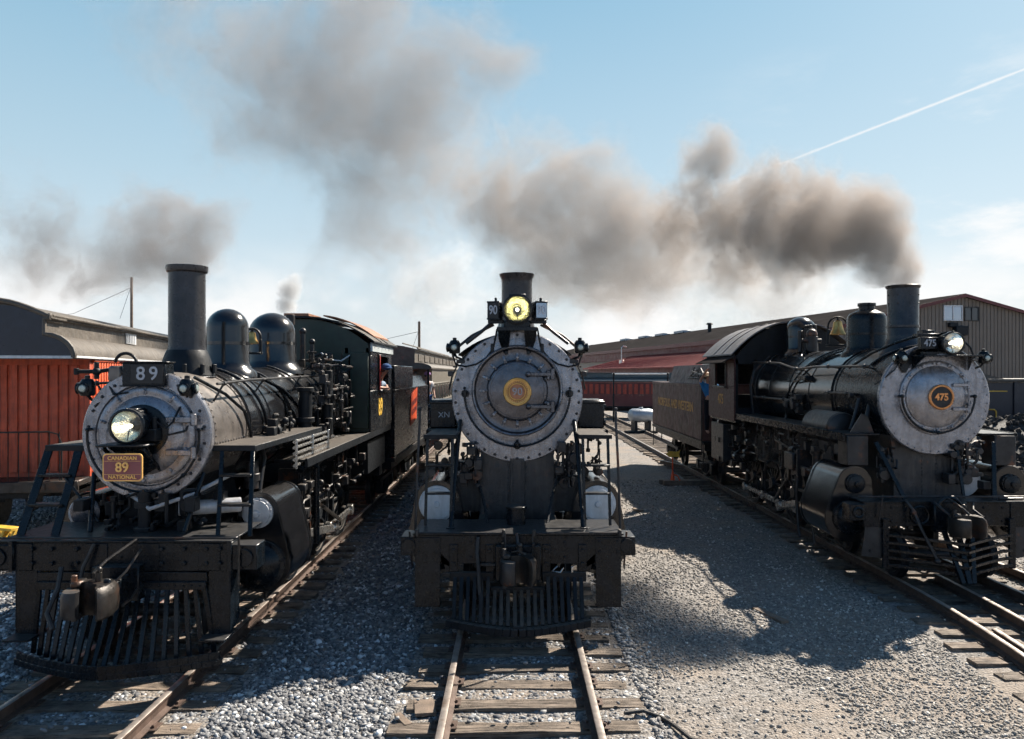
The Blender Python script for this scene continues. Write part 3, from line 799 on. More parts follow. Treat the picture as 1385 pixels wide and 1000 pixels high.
# chimney
b = MB()
b.lathe([(.19, 1.34), (.235, 1.34), (.235, .30), (.245, .25), (.26, .18), (.29, .05), (.33, -.06), (.36, -.12)][::-1], (0, 1.09, 3.42), (0, 0, 1), 48)
b.lathe([(.236, 1.27), (.262, 1.29), (.27, 1.33), (.27, 1.365), (.24, 1.37), (.20, 1.36), (.19, .9)], (0, 1.09, 3.42), (0, 0, 1), 48)
b.build('smokestack', M_STACK, L)
b = MB(); b.lathe([(.36, -.08), (.33, .02), (.30, .14), (.27, .22), (.25, .26)], (0, 1.09, 3.40), (0, 0, 1), 40)
for k in range(10):
    a = 2 * math.pi * k / 10; b.cyl((math.cos(a) * .36, 1.09 + math.sin(a) * .36, 3.35), (math.cos(a) * .36, 1.09 + math.sin(a) * .36, 3.47), .03, n=8)
b.build('smokestack_base', M_DULL, L)
def dome(root, name, y, r, z0, z1, m, flat=False, flare=.12, n=44, seams=True):
    b = MB(); H = z1 - z0
    prof = [(r + flare + .03, 0 - .1), (r + flare, 0), (r + flare * .45, .05), (r + .01, .14)]
    if flat: prof += [(r, H * .75), (r * .97, H * .85), (r * .85, H * .93), (r * .6, H * .97), (r * .5, H), (r * .3, H), (0, H)]
    else:
        hs = H - r * .95
        prof += [(r, max(hs, .2))] + [(r * math.cos(R(a)), hs + r * .95 * math.sin(R(a))) for a in (12, 25, 38, 50, 62, 74, 84)] + [(0, H)]
    b.lathe(prof, (0, y, z0), (0, 0, 1), n)
    if seams: b.lathe([(r + .002, H * .42), (r + .012, H * .42), (r + .012, H * .47), (r + .002, H * .47)], (0, y, z0), (0, 0, 1), n)
    return b.build(name, m, root)
dome(L, 'sand_dome', 2.58, .31, 3.38, 4.34, M_GLOSS)
dome(L, 'steam_dome', 4.80, .42, 3.44, 4.45, M_GLOSS)
def bell(root, y, z, r, x=0):
    b = MB(); prof = [(0, r * 1.15), (r * .3, r * 1.12), (r * .5, r * .95), (r * .58, r * .5), (r * .68, 0), (r * .95, -r * .55), (r * 1.0, -r * .65), (r * .9, -r * .65), (r * .5, 0), (0, r * .8)]
    b.lathe(prof, (x, y, z), (0, 0, 1), 28); b.sph((x, y, z - r * .62), r * .16, 10)
    o = b.build('bell', M_BRASS, root)
    f = MB(); f.arc((x, y, z + r * .3), r * 1.25, .02, R(-20), R(200), n=20)
    for s in (1, -1): f.cyl((x + s * r * 1.22, y, z), (x + s * r * 1.25, y, z - r * 2.1), .03, n=10)
    f.box(x - r * 1.4, x + r * 1.4, y - .08, y + .08, z - r * 2.2, z - r * 1.9); f.cyl((x, y, z + r * 1.1), (x, y, z + r * 1.6), .025, n=8)
    f.build('bell_yoke', M_DULL, o)
bell(L, 3.7, 3.92, .115)
b = MB(); b.cyl((0, 5.95, 3.45), (0, 5.95, 4.42), .075, n=18); b.cyl((0, 5.95, 4.3), (0, 5.95, 4.5), .09, n=18); b.cyl((.22, 6.05, 3.4), (.22, 6.05, 4.15), .05, n=14); b.sph((.22, 6.05, 4.18), .07)
b.cyl((.42, 6.0, 3.3), (.42, 6.0, 3.95), .04, n=14); b.sph((.42, 6.0, 3.97), .06); b.cyl((.3, 6.0, 3.6), (.6, 6.0, 3.6), .03, n=10)
b.build('whistle', M_SIDE, L)
b = MB(); b.tube([(.6, 6.0, 3.75), (.72, 6.2, 3.62), (.88, 6.5, 3.6), (1.0, 6.75, 3.72)], .016); b.build('whistle_pipe', M_WHITE, L)
# boiler side fittings
handrail(L, [(.78, -.02 + .12, 3.22), (.80, 1.3, 3.26), (.84, 4.6, 3.30), (.92, 6.7, 3.34)], [((.79, .3, 3.225), (.66, .3, 3.0)), ((.80, 1.8, 3.26), (.66, 1.8, 3.05)), ((.83, 3.6, 3.29), (.7, 3.6, 3.05)), ((.86, 5.2, 3.3), (.7, 5.2, 3.1))])
handrail(L, [(-.78, .1, 3.22), (-.84, 4.6, 3.30), (-.92, 6.7, 3.34)], [((-.79, .3, 3.225), (-.66, .3, 3.0)), ((-.83, 3.6, 3.29), (-.7, 3.6, 3.05))])
b = MB()
def wrap(yq, a0, a1, rr, rt, skew=0, n=14):
    return [(math.cos(R(a0 + (a1 - a0) * i / n)) * rr, yq + skew * i / n, ZC + math.sin(R(a0 + (a1 - a0) * i / n)) * rr) for i in range(n + 1)]
b.tube(wrap(1.6, 80, -15, .82, .02, .35), .024); b.tube(wrap(2.7, 75, -10, .84, .02, .5), .024); b.tube(wrap(3.9, 78, 5, .88, .02, .3), .02)
b.tube([(.40, .35, 3.30), (.66, .7, 3.08), (.80, 1.0, 2.85), (.82, 1.2, 2.55), (.82, 1.3, 2.2)], .022); b.tube([(.5, 2.5, 3.3), (.75, 2.9, 3.1), (.86, 3.4, 2.8), (.9, 3.8, 2.5), (.95, 4.3, 2.3)], .03)
b.build('sander_pipe', M_BLACK, L)
clutter(L, 'boiler_fittings', .80, 1.02, 1.5, 3.2, 2.22, 2.75, 22, 3, M_DULL)
clutter(L, 'boiler_piping', .86, 1.12, 4.2, 6.6, 2.2, 3.5, 60, 5, M_SIDE, (.014, .04))
clutter(L, 'injector_piping', .25, .85, 5.3, 6.7, 3.3, 3.75, 22, 6, M_WORN, (.012, .03))
b = MB(); b.cyl((1.0, 3.3, 2.25), (1.0, 3.3, 3.05), .11, n=20); b.cyl((1.0, 3.3, 3.05), (1.0, 3.3, 3.12), .14, n=20); b.cyl((1.0, 3.3, 2.55), (1.0, 3.3, 2.63), .15, n=20)
b.build('air_pump', M_DULL, L); b = MB(); b.cyl((1.05, 4.6, 2.25), (1.05, 4.6, 2.8), .10, n=18); b.cyl((1.05, 4.6, 2.95), (1.05, 4.6, 3.4), .10, n=18); b.cyl((1.05, 4.6, 2.8), (1.05, 4.6, 2.95), .05, n=12); b.build('air_pump', M_DULL, L)
# cab
cab(L, 6.85, 9.65, 1.42, 2.12, 3.98, 4.50, M_BLACK, M_DULL, (.95, 2.15), (2.98, 3.72), M_CABGREEN)
b = MB(); b.box(-.42, .10, 6.95, 8.0, 4.55, 4.61); b.box(-.36, .04, 7.0, 7.95, 4.50, 4.56)
b.build('roof_hatch', M_RUST, L)
b = MB(); pts = []
for i in range(9):
    x = .25 + 1.1 * i / 8; pts.append((x, 4.60 - .50 * ((x - .1) / 1.3) ** 2.0 + .03))
b.prism([(x, 7.6, z) for x, z in pts] + [(x, 7.6, z - .03) for x, z in pts[::-1]], (0, 2.0, 0)); b.build('roof_shield', M_RUST, L)
b = MB(); b.box(1.425, 1.47, 6.8, 9.6, 3.80, 3.99); b.rivetrow((1.47, 7.0, 3.9), (1.47, 9.4, 3.9), 6, .02, (1, 0, 0)); b.build('drip_board', M_GREYPNL, L)
text('89', .52, M_YELLOW, face_right(1.424, 8.05, 2.58), L, 'cab_number', bold=.012)
MB().box(1.0, 1.38, 6.80, 6.85, 2.2, 3.78, .01).build('cab_door', M_CABGREEN, L)
b = MB(); b.box(1.42, 1.47, 7.76, 7.80, 2.98, 3.74); b.build('window_post', M_REDP, L)
# running boards, cooling coil
b = MB(); b.box(.92, 1.40, 1.9, 9.65, 2.06, 2.10); b.box(1.37, 1.41, 1.9, 9.65, 1.98, 2.115)
b.box(-1.40, -.92, 1.9, 9.65, 2.06, 2.10); b.build('running_board', M_DULL, L)
for s in (1, -1):
    b = MB(); b.box(s * .56, s * 1.27, .05, 3.3, 2.44, 2.475); b.box(s * .56, s * 1.27, .02, .05, 2.41, 2.48); b.box(s * 1.24, s * 1.275, .05, 3.3, 2.40, 2.478); b.build('front_platform', M_DULL, L)
b = MB()
for k in range(5): b.tube([(1.30, 1.6, 2.38 - k * .085), (1.30, 3.5, 2.38 - k * .085)], .024)
for yy in (1.6, 3.5, 2.5): b.bar((1.33, yy, 2.0), (1.33, yy, 2.42), .03, .03)
b.build('cooling_coil', M_STEEL, L)
# cylinders and gear
for s in (1, -1): cylinder(L, s, 1.11, 1.56, .25, 1.15, .90, .36, .62, 1.75, M_COVER, .17, M_BLACK, .29)
for s in (1, -1): running_gear(L, s, 1.15, .90, 1.75, [3.3, 5.0, 6.9], .78, 1.5)
wheels(L, 'driving_wheel', driver_mesh, .78, [3.3, 5.0, 6.9], m=M_DULL)
wheels(L, 'pilot_wheel', small_wheel, .40, [.35], m=M_DULL)
b = MB()
for s in (1, -1): b.box(s * .48, s * .58, -.3, 9.4, .85, 1.25, .01); b.box(s * .9, s * 1.3, 7.2, 9.4, 1.2, 1.9)
b.box(-.9, .9, 5.6, 9.0, 1.25, 2.1); b.box(-1.2, 1.2, 9.2, 9.6, .9, 1.3)
b.prism([(.45, .2, 1.25), (.60, .2, 1.6), (.5, .2, 1.95), (.58, .2, 2.1), (-.58, .2, 2.1), (-.5, .2, 1.95), (-.6, .2, 1.6), (-.45, .2, 1.25)], (0, 1.2, 0))
b.cyl((0, -.1, 1.45), (0, -.1, 1.95), .08, n=16); b.cyl((0, -.1, 1.45), (0, -.1, 1.52), .13, n=16); b.cyl((0, -.1, 1.75), (0, -.1, 1.82), .12, n=16)
b.build('frame', M_DULL, L)
clutter(L, 'front_piping', -.8, .8, -.25, .25, 1.5, 1.95, 34, 8, M_DULL)
clutter(L, 'side_piping', 1.0, 1.3, 2.0, 6.8, 1.15, 2.0, 60, 9, M_SIDE)
b = MB(); b.tube([(1.3, 1.9, 1.95), (1.33, 2.1, 2.0), (1.33, 2.5, 2.0), (1.33, 2.7, 1.9), (1.33, 2.72, .7)], .05, 12); b.build('exhaust_pipe', M_BLACK, L)
b = MB(); b.tube([(.9, 1.4, 2.32), (1.0, 1.2, 2.2), (1.02, 1.05, 2.05), (1.0, 1.0, 1.8)], .035, 10); b.cyl((.99, .75, 1.85), (.99, .75, 2.2), .08, n=14); b.cyl((.99, .75, 1.95), (.99, .75, 2.05), .1, n=14); b.build('lubricator', M_SIDE, L)
b = MB(); b.cyl((.35, .0, 1.72), (1.0, .3, 1.72), .09, n=16); b.tube([(-.2, -.05, 1.9), (.1, -.2, 1.75), (.55, -.1, 1.9), (.9, .2, 2.1)], .025); b.build('brake_reservoir', M_COVER, L)
# ladders, braces
ladder(L, (.96, 1.33), (.86, 1.23), -.35, .06, 1.46, 2.46, (2.13, 1.80))
ladder(L, (-1.33, -.93), (-1.23, -.87), -.35, .06, 1.46, 2.46, (2.13, 1.80), .10)
b = MB(); b.tube([(.55, -.3, 1.5), (.66, 0, 2.15)], .028, 10); b.build('smokebox_brace', M_BLACK, L); b = MB(); b.tube([(-.55, -.3, 1.5), (-.66, 0, 2.15)], .028, 10); b.tube([(-.95, -.1, 2.1), (-.5, -.2, 1.6)], .02, 8); b.build('smokebox_brace', M_BLACK, L)
MB().lathe([(.19, 0), (.19, -.05), (.15, -.07), (.04, -.075), (0, -.09)], (-1.02, .50, 1.6), (0, 1, 0), 32).build('left_valve_cover', M_GRAPHD, L)  # disc stands for the cover of the left valve
# pilot beam
YB = -.65
b = MB()
b.box(-1.40, 1.22, YB, YB + .22, 1.13, 1.45, .008); b.box(-1.40, 1.22, YB - .012, YB + 1.1, 1.45, 1.475)
for s, xx in ((1, 1.24), (-1, -1.24)):
    b.box(s * 1.20, s * 1.52, YB - .03, YB + .27, 1.15, 1.43, .01); b.cyl((s * 1.38, YB - .03, 1.29), (s * 1.38, YB - .06, 1.29), .10, n=20); b.bar((s * 1.22, YB - .045, 1.14), (s * 1.22, YB - .045, 1.48), .05, .02)
b.bolts((0, YB, 1.29), .01, 1)
for xx in (-1.25, -1.0, -.78, -.5, .45, .7, .95, 1.1):
    for zz in (1.22, 1.38): b.cyl((xx, YB - .01, zz), (xx, YB - .04, zz), .026, n=6)
b.rivetrow((-1.38, YB, 1.425), (1.2, YB, 1.425), 34, .011, (0, -1, 0))
for xx in (-1.12, -.28, .3, .98): b.box(xx - .12, xx + .12, YB - .014, YB, 1.14, 1.44, .004)
b.build('pilot_beam', M_BLACK, L)
for s in (1, -1):
    b = MB(); b.box(s * .96, s * 1.20, YB + .02, YB + .04, .42, 1.14, .004); b.prism([(s * 1.20, YB + .02, .42), (s * 1.22, YB + .25, .55), (s * 1.22, YB + .25, 1.14), (s * 1.20, YB + .02, 1.14)], (s * .008, 0, 0))
    b.box(s * .93, s * 1.22, YB - .2, YB + .22, .40, .425); b.build('step_plate', M_BLACK, L)
b = MB(); b.box(-.95, .95, YB + .0, YB + .08, .98, 1.12); b.box(.18, .95, YB - .04, YB, .93, 1.02); b.box(-.95, -.35, YB - .04, YB, .93, 1.02)
for k in range(8): b.cyl((.25 + k * .09, YB - .04, .975), (.25 + k * .09, YB - .055, .975), .014, n=6)
def pbow(t, yc, ys, hw): return (t * hw, yc + (ys - yc) * abs(t) ** 1.5)
N = 19
for k in range(N):
    t = -1 + 2 * k / (N - 1); bx_, by_ = pbow(t, YB - .42, YB + .02, 1.02)
    b.bar((t * .92, YB + .0, 1.0 if abs(t) > .2 else .9), (bx_, by_ + .02, .20), .05, .035, side=(1, 0, 0))
pts = [pbow(-1 + 2 * k / 24, YB - .46, YB - .02, 1.12) for k in range(25)]
for a, c in zip(pts, pts[1:]): b.bar((a[0], a[1], .15), (c[0], c[1], .15), .16, .07)
for a, c in zip(pts, pts[1:]): b.bar((a[0], a[1] - .07, .20), (c[0], c[1] - .07, .20), .02, .13)
b.build('pilot', M_BLACK, L)
coupler(L, -1.38, 1.0)
b = MB(); b.box(-.26, .26, YB - .16, YB, .84, 1.22, .01); b.box(.1, .17, -1.25, YB - .1, .86, 1.14, .02); b.box(.1, .17, -1.25, -1.2, .8, 1.2, .02); b.build('coupler_pocket', M_BLACK, L)
b = MB(); b.tube([(-1.5, YB - .09, 1.52), (1.35, YB - .09, 1.52)], .012); b.tube([(.22, YB - .08, 1.52), (.06, -1.1, 1.36), (0, -1.25, 1.26)], .016); b.tube([(1.34, YB - .09, 1.54), (1.34, YB - .09, 1.0)], .014)
b.tube([(.26, YB - .1, 1.40), (.22, -1.0, 1.22), (.14, -1.1, 1.12)], .013); b.tube([(.24, YB - .1, 1.0), (.24, -.95, .9), (.2, -1.05, .86)], .012); b.build('coupler_lever', M_WORN, L)
b = MB(); b.tube([(-.62, YB - .1, 1.2), (-.60, YB - .2, 1.0), (-.66, YB - .3, .75), (-.55, YB - .38, .6)], .028); b.tube([(-.28, YB - .06, 1.45), (-.38, YB - .1, 1.2), (-.42, YB - .15, .9)], .022); b.build('air_hose', M_HOSE, L)

def tender(x, y0, y1, zf, zt, hw, side, label, group, coal=True, frontstep=None, coalhw=.95, coalz=.5, ccov=None, bunk=(0, .5)):
    T = thing('tender', label, 'tender', (x, y0, 0), 0, group)
    Ln = y1 - y0; b = MB()
    b.box(-hw, hw, 0, Ln, zf + .12, zt, .03)
    b.box(-hw - .01, hw + .01, -.01, Ln + .01, zt - .05, zt + .02, .01)
    for s in (1, -1):
        for yy in np.arange(.05, Ln, Ln / 6 - .001): b.rivetrow((s * hw, yy, zf + .2), (s * hw, yy, zt - .1), 24, .010, (s, 0, 0))
        for zz in (zf + .16, zt - .09): b.rivetrow((s * hw, .05, zz), (s * hw, Ln - .05, zz), 70, .010, (s, 0, 0))
    b.build('tank', side, T)
    b = MB(); b.box(-hw + .1, hw - .1, .1, Ln - .1, zf - .18, zf + .12); b.box(-hw - .01, hw + .01, -.02, Ln + .02, zf + .02, zf + .12)
    b.build('underframe', M_DULL, T)
    truck(T, 1.5); truck(T, Ln - 1.7)
    if coal:
        b = MB(); ya, yb = Ln * bunk[0] + .1, Ln * bunk[1]
        for s in (1, -1): b.prism([(s * (coalhw + .2), ya, zt), (s * coalhw, ya, zt + coalz), (s * coalhw, yb, zt + coalz), (s * (coalhw + .2), yb, zt)], (-s * .03, 0, 0))
        b.prism([(-coalhw - .2, yb, zt), (coalhw + .2, yb, zt), (coalhw, yb, zt + coalz), (-coalhw, yb, zt + coalz)], (0, -.03, 0))
        b.build('coal_board', side if ccov is None else ccov, T)
        q = random.Random(4); c = MB(); nx, ny = 14, 20; vs = []; fs = []
        for j in range(ny + 1):
            for i in range(nx + 1):
                u = i / nx * 2 - 1; t = j / ny
                vs.append((u * (coalhw - .02), ya + t * (yb - ya - .05), zt + coalz * .75 + .28 * (1 - u * u) * math.sin(math.pi * min(1, t * 1.1 + .05)) + q.uniform(-.05, .05)))
        for j in range(ny):
            for i in range(nx): a = j * (nx + 1) + i; fs.append((a, a + 1, a + nx + 2, a + nx + 1))
        c.add(vs, fs); c.build('coal', M_COAL, T)
    return T
T = tender(X89, 19.35, 27.0, 1.12, 2.92, 1.44, M_BLACK, 'black tender with an orange-red tag on its side coupled behind locomotive 89', 'tenders coupled to the locomotives', True, None, 1.2, .35, None, (.35, 1))
T['label'] = 'black tender with an orange-red tag on its side coupled behind locomotive 89'
b = MB(); b.box(-1.44, 1.44, .02, 3.6, 2.94, 3.55, .02); b.box(1.445, 1.46, .0, 7.6, 2.90, 2.94, .004); b.build('tool_bunker', M_BLACK, T)
b = MB(); b.prism([(1.452, 2.9, 1.83), (1.452, 4.3, 1.98), (1.452, 4.5, 2.92), (1.452, 3.1, 2.75)], (.012, 0, 0)); tg = b.build('orange_tag', M_TAG, T)
Mx = Matrix.Translation((1.466, 3.7, 2.37)) @ Matrix.Rotation(R(7), 4, 'X') @ Matrix.Rotation(R(90), 4, 'Z') @ Matrix.Rotation(R(90), 4, 'X')
text('CANADIAN\nNATIONAL', .24, M_MAROON, Mx, tg, 'lettering')
# ================================================================== LOCOMOTIVE "90" (centre)
L = thing('steam_locomotive', 'black steam locomotive numbered 90 facing head-on with a yellow-glass headlight on top', 'locomotive', (.08, 11.9, 0), 0, 'steam locomotives standing abreast')
L90 = L
ZC = 2.99; ZD = 3.085
b, rad = boiler(L, ZC, [(0.02, .965), (2.4, .965)], [.12, 2.3], None, .97)
b.build('smokebox', M_SMOKEB, L)
b, rad = boiler(L, ZC, [(2.4, .97), (10.2, 1.05)], [2.5, 4.2, 6.0, 7.8, 9.6], None, .97)
b.build('boiler', M_GLOSS, L)
b = MB()
b.lathe([(.965, .05), (1.0, .03), (1.0, -.03), (.985, -.045), (.74, -.050), (.70, -.05)], (0, 0, ZC), (0, 1, 0), 96)
b.lathe([(.80, -.049), (.70, -.060), (.69, -.11), (.675, -.125), (.66, -.115), (.645, -.05), (.60, -.02), (.50, -.03)], (0, 0, ZD), (0, 1, 0), 96)
sf = b.build('smokebox_front', M_GRAPH, L)
b = MB(); b.bolts((0, -.044, ZC), .945, 34, .024, .020); b.bolts((0, -.044, ZC), .945, 34, .012, .034); b.build('bolt_ring', M_GROOVE, sf)
b = MB()
b.lathe([(.68, -.11), (.655, -.07), (.60, -.052), (.52, -.06), (.47, -.07), (.45, -.11), (.44, -.125)], (0, 0, ZD), (0, 1, 0), 96)
ringp = b.build('door_ring', M_GRAPHD, L)  # dark graphite here carries the recess shading in its colour
MB().lathe([(.672, -.118), (.660, -.095), (.645, -.078), (.63, -.066)], (0, 0, ZD), (0, 1, 0), 96).build('groove_shade', M_GROOVE, ringp)  # dark ring paints the shadow between front ring and door
b = MB()
b.lathe([(.445, -.08), (.445, -.125), (.43, -.138), (.41, -.14), (.405, -.135), (.30, -.16), (.15, -.175), (0, -.18)], (0, 0, ZD), (0, 1, 0), 80)
door = b.build('smokebox_door', M_GRAPHD, L)
dogp = None
for k in range(16):
    a = math.pi / 2 + 2 * math.pi * k / 16
    if abs(a % (2 * math.pi) - 2 * math.pi) < .01: continue
    ca, sa = math.cos(a), math.sin(a)
    if ca > .88 and abs(sa) < .2: continue
    b = MB()
    p = Vector((ca * .555, -.10, ZD + sa * .555)); q = Vector((ca * .455, -.15, ZD + sa * .455)); c = (p + q) / 2
    b.bar(p, q, .036, .035, side=(-sa, 0, ca)); b.cyl(c, c + Vector((0, -.06, 0)), .023, n=8); b.cyl(p, p + Vector((0, .06, 0)), .022, n=8)
    b.cyl(c + Vector((0, -.07, 0)), c + Vector((0, -.11, 0)), .014, n=8)
    b.build('door_dog', M_GRAPH, door)
for dz in (.25, -.24):
    b = MB(); b.box(.15, .53, -.215, -.18, ZD + dz - .026, ZD + dz + .026, .006); b.cyl((.53, -.19, ZD + dz - .085), (.53, -.19, ZD + dz + .085), .035, n=14)
    b.box(.44, .56, -.17, -.10, ZD + dz - .06, ZD + dz + .06, .01); b.sph((.17, -.2, ZD + dz), .045, 12)
    for xx in (.25, .33): b.cyl((xx, -.21, ZD + dz), (xx, -.232, ZD + dz), .016, n=8)
    b.build('hinge', M_GRAPHD, door)
# number plate
b = MB(); b.lathe([(.215, -.17), (.215, -.20), (.205, -.212), (.19, -.212), (.185, -.200), (.165, -.198)], (0, 0, ZD - .015), (0, 1, 0), 64)
b.lathe([(.135, -.198), (.130, -.207), (.118, -.207), (.112, -.198)], (0, 0, ZD - .015), (0, 1, 0), 64)
for k in range(30):
    a = 2 * math.pi * k / 30; c = Vector((math.cos(a) * .153, -.20, ZD - .015 + math.sin(a) * .153)); b.box(c.x - .009, c.x + .009, -.208, -.199, c.z - .012, c.z + .012, .002)
plate = b.build('number_plate', M_BRASS, L)
MB().lathe([(.19, -.196), (.12, -.1965), (0, -.197)], (0, 0, ZD - .015), (0, 1, 0), 64).build('plate_field', M_PLATEF, plate)
text('90', .16, M_GRAPH, face_front(0, -.212, ZD - .018), plate, ext=.012, bold=.001)
# handrail arc
b = MB(); b.arc((0, -.17, ZD - .045), .795, .017, R(184), R(356), n=48)
for a in (180, 270, 360):
    p = Vector((math.cos(R(a)) * .795, -.17, ZD - .045 + math.sin(R(a)) * .795)); b.cyl(p + Vector((0, -.03, -.04 if a != 270 else 0)), p + Vector((0, -.03, .05)), .036, n=10); b.cyl(p, p + Vector((0, .12, 0)), .025, n=8)
    b.sph(p + Vector((0, -.02, .085)), .024, 8); b.cyl(p + Vector((0, .1, 0)), p + Vector((0, .125, 0)), .06, n=12)
b.build('handrail', M_BLACK, L)
# conduit lines sweeping down from the headlight
for s in (1, -1):
    b = MB()
    b.tube([(s * .31, -.06, 4.02), (s * .34, -.07, 3.85), (s * .37, -.07, 3.72), (s * .48, -.07, 3.58), (s * .62, -.07, 3.49), (s * .78, -.07, 3.45), (s * .93, -.05, 3.48)], .013, 8)
    b.box(s * .355, s * .405, -.09, -.04, 3.66, 3.80, .008)
    b.build('conduit', M_BLACK, L)
b = MB()
b.box(-.31, .31, -.30, .42, 4.005, 4.035, .006); b.box(-.31, .31, -.31, -.29, 3.985, 4.04, .004)
for s in (1, -1):
    b.prism([(s * .29, -.28, 4.0), (s * .10, -.28, 4.0), (s * .13, -.10, 3.72), (s * .16, -.06, 3.64), (s * .21, -.06, 3.66), (s * .28, -.1, 3.85)], (0, .03, 0)); b.cyl((s * .17, -.05, 3.66), (s * .17, -.12, 3.66), .03, n=8)
b.build('headlight_bracket', M_BLACK, L)
b = MB(); b.box(-.20, .20, -.20, .30, 4.03, 4.15, .02); b.box(-.13, .13, -.06, .2, 4.50, 4.56, .01); b.build('headlight_stand', M_BLACK, L)
headlight(L, 0, -.26, 4.31, .20, .50, M_REFLY)
for s in (1, -1):
    b = MB(); th = R(18) * s
    Mx = Matrix.Translation((s * .335, -.05, 4.30)) @ Matrix.Rotation(R(14) * s, 4, 'Z')
    b.box(-.095, .095, -.12, .14, -.135, .135, .012, M=Mx); b.box(-.10, .10, -.128, -.118, .115, .14, .003, M=Mx); b.box(-.10, .10, -.128, -.118, -.14, -.115, .003, M=Mx)
    b.box(-.12, .12, .0, .1, -.19, -.13, M=Mx); b.box(.0, .03, -.05, .0, .13, .2, M=Mx)
    o = b.build('number_box', M_BLACK, L)
    MB().box(-.082, .082, -.126, -.119, -.112, .112, .002, M=Mx).build('number_glass', M_NUMBLACK if s < 0 else M_PANE, o)
    text('90', .19, M_LETTER, Mx @ face_front(0, -.127, 0), o, sx=.70, bold=.003)
    b = MB(); b.tube([(s * .40, .0, 4.12), (s * .55, -.04, 3.98), (s * .78, -.06, 3.80)], .026); b.tube([(s * .36, .1, 4.10), (s * .7, .1, 3.93), (s * .92, .1, 3.75), (s * .99, .05, 3.6)], .022)
    b.tube([(s * 1.0, -.02, 3.66), (s * .93, .0, 3.45), (s * 1.0, .02, 3.3), (s * 1.05, .1, 3.1)], .013); b.box(s * .80, s * .93, -.06, .04, 3.5, 3.56); b.box(s * .98, s * 1.06, -.05, .06, 3.30, 3.38, .01)
    b.build('lamp_arm', M_SIDE, L)
    marker(L, s * .955, -.06, 3.74, s)
# chimney
b = MB()
b.lathe([(.50, -.12), (.44, -.02), (.33, .12), (.275, .26), (.255, .36), (.25, .95), (.258, 1.02), (.285, 1.07), (.29, 1.10), (.262, 1.105), (.235, 1.09), (.23, .6)], (0, .9, 3.88), (0, 0, 1), 48)
b.build('smokestack', M_STACK, L)
dome(L, 'sand_dome', 3.4, .38, 3.9, 4.55, M_GLOSS); dome(L, 'steam_dome', 5.8, .40, 3.92, 4.55, M_GLOSS)
bell(L, 2.2, 4.25, .16)
handrail(L, [(.98, .15, 3.45), (1.0, 2.2, 3.5), (1.08, 9.9, 3.55)], [((1.0, y, 3.5), (.85, y, 3.4)) for y in (1, 3, 5, 7, 9)])
handrail(L, [(-.98, .15, 3.45), (-1.0, 2.2, 3.5), (-1.08, 9.9, 3.55)], [((-1.0, y, 3.5), (-.85, y, 3.4)) for y in (1, 3, 5, 7, 9)])
cab(L, 10.2, 12.6, 1.50, 2.2, 3.85, 4.45, M_BLACK, M_DULL, (.6, 1.7), (2.95, 3.6))
# running boards and the boxes on them
for s in (1, -1):
    b = MB(); b.box(s * .88, s * 1.42, .25, 10.2, 2.42, 2.46); b.box(s * 1.39, s * 1.425, .25, 10.2, 2.36, 2.47)
    b.box(s * .86, s * 1.30, -1.02, .25, 2.455, 2.485); b.box(s * .84, s * 1.32, -1.05, -1.02, 2.43, 2.49); b.build('running_board', M_DULL, L)
    b = MB(); b.box(s * .98, s * 1.40, .55, 1.35, 2.47, 2.92, .02); b.box(s * .97, s * 1.41, .54, 1.36, 2.86, 2.90, .01)
    for zz in (2.55, 2.8): b.cyl((s * 1.405, .7, zz), (s * 1.44, .7, zz), .05, n=10)
    o = b.build('tool_box', M_BLACK, L)
    if s < 0: text('XN', .13, M_LETTER, face_front(-1.17, .548, 2.68), o, bold=0)
for s in (1, -1): cylinder(L, s, 1.20, 1.40, .33, 1.20, .80, .44, -.28, 1.0, M_WHITE, .235, M_BLACK, .36)
for s in (1, -1): running_gear(L, s, 1.20, .80, 1.0, [2.7, 4.2, 5.7, 7.2, 8.7], .66, 1.4)
wheels(L, 'driving_wheel', driver_mesh, .66, [2.7, 4.2, 5.7, 7.2, 8.7], m=M_DULL)
wheels(L, 'pilot_wheel', small_wheel, .38, [-.35], m=M_DULL)
b = MB()
sad = [(-.56, 1.0), (-.56, 2.1), (-.62, 2.4), (-.5, 2.35), (0, 2.25), (.5, 2.35), (.62, 2.4), (.56, 2.1), (.56, 1.0)]
b.prism([(x, -.02, z) for x, z in sad], (0, 1.5, 0)); b.box(-.11, .11, -.05, -.02, 1.2, 2.05)
for s in (1, -1): b.rivetrow((s * .135, -.02, 1.25), (s * .135, -.02, 2.0), 16, .017, (0, -1, 0)); b.rivetrow((s * .07, -.05, 1.25), (s * .07, -.05, 2.0), 16, .014, (0, -1, 0))
for s in (1, -1): b.prism([(s * .56, .2, 1.2), (s * 1.25, .2, 1.2), (s * 1.25, .2, 1.55), (s * .56, .2, 1.95)], (0, .9, 0))
b.build('cylinder_saddle', M_SADDLE, L)
b = MB()
for s in (1, -1): b.box(s * .48, s * .58, -1.3, 12.4, .8, 1.2, .01)
b.box(-.9, .9, 8.5, 12.0, 1.2, 2.2); b.box(-1.1, 1.1, -1.2, -.3, 1.0, 1.14)
b.build('frame', M_DULL, L)
for s, sd in ((1, 21), (-1, 22)):
    clutter(L, 'front_piping', *sorted((s * .58, s * .85)), -.35, .2, 1.65, 2.3, 30, sd, M_SIDE, (.009, .022))
    clutter(L, 'front_valves', *sorted((s * .95, s * 1.3)), .1, .5, 1.75, 2.35, 16, sd + 5, M_WORN, (.009, .02))
b = MB(); b.cyl((-.02, -.95, 1.22), (-.02, -.95, 1.46), .13, n=20); b.cyl((-.02, -.95, 1.44), (-.02, -.95, 1.48), .15, n=20); b.box(-.16, .12, -.7, -.1, 1.14, 1.3, .02); b.build('drawbar_casting', M_BLACK, L)
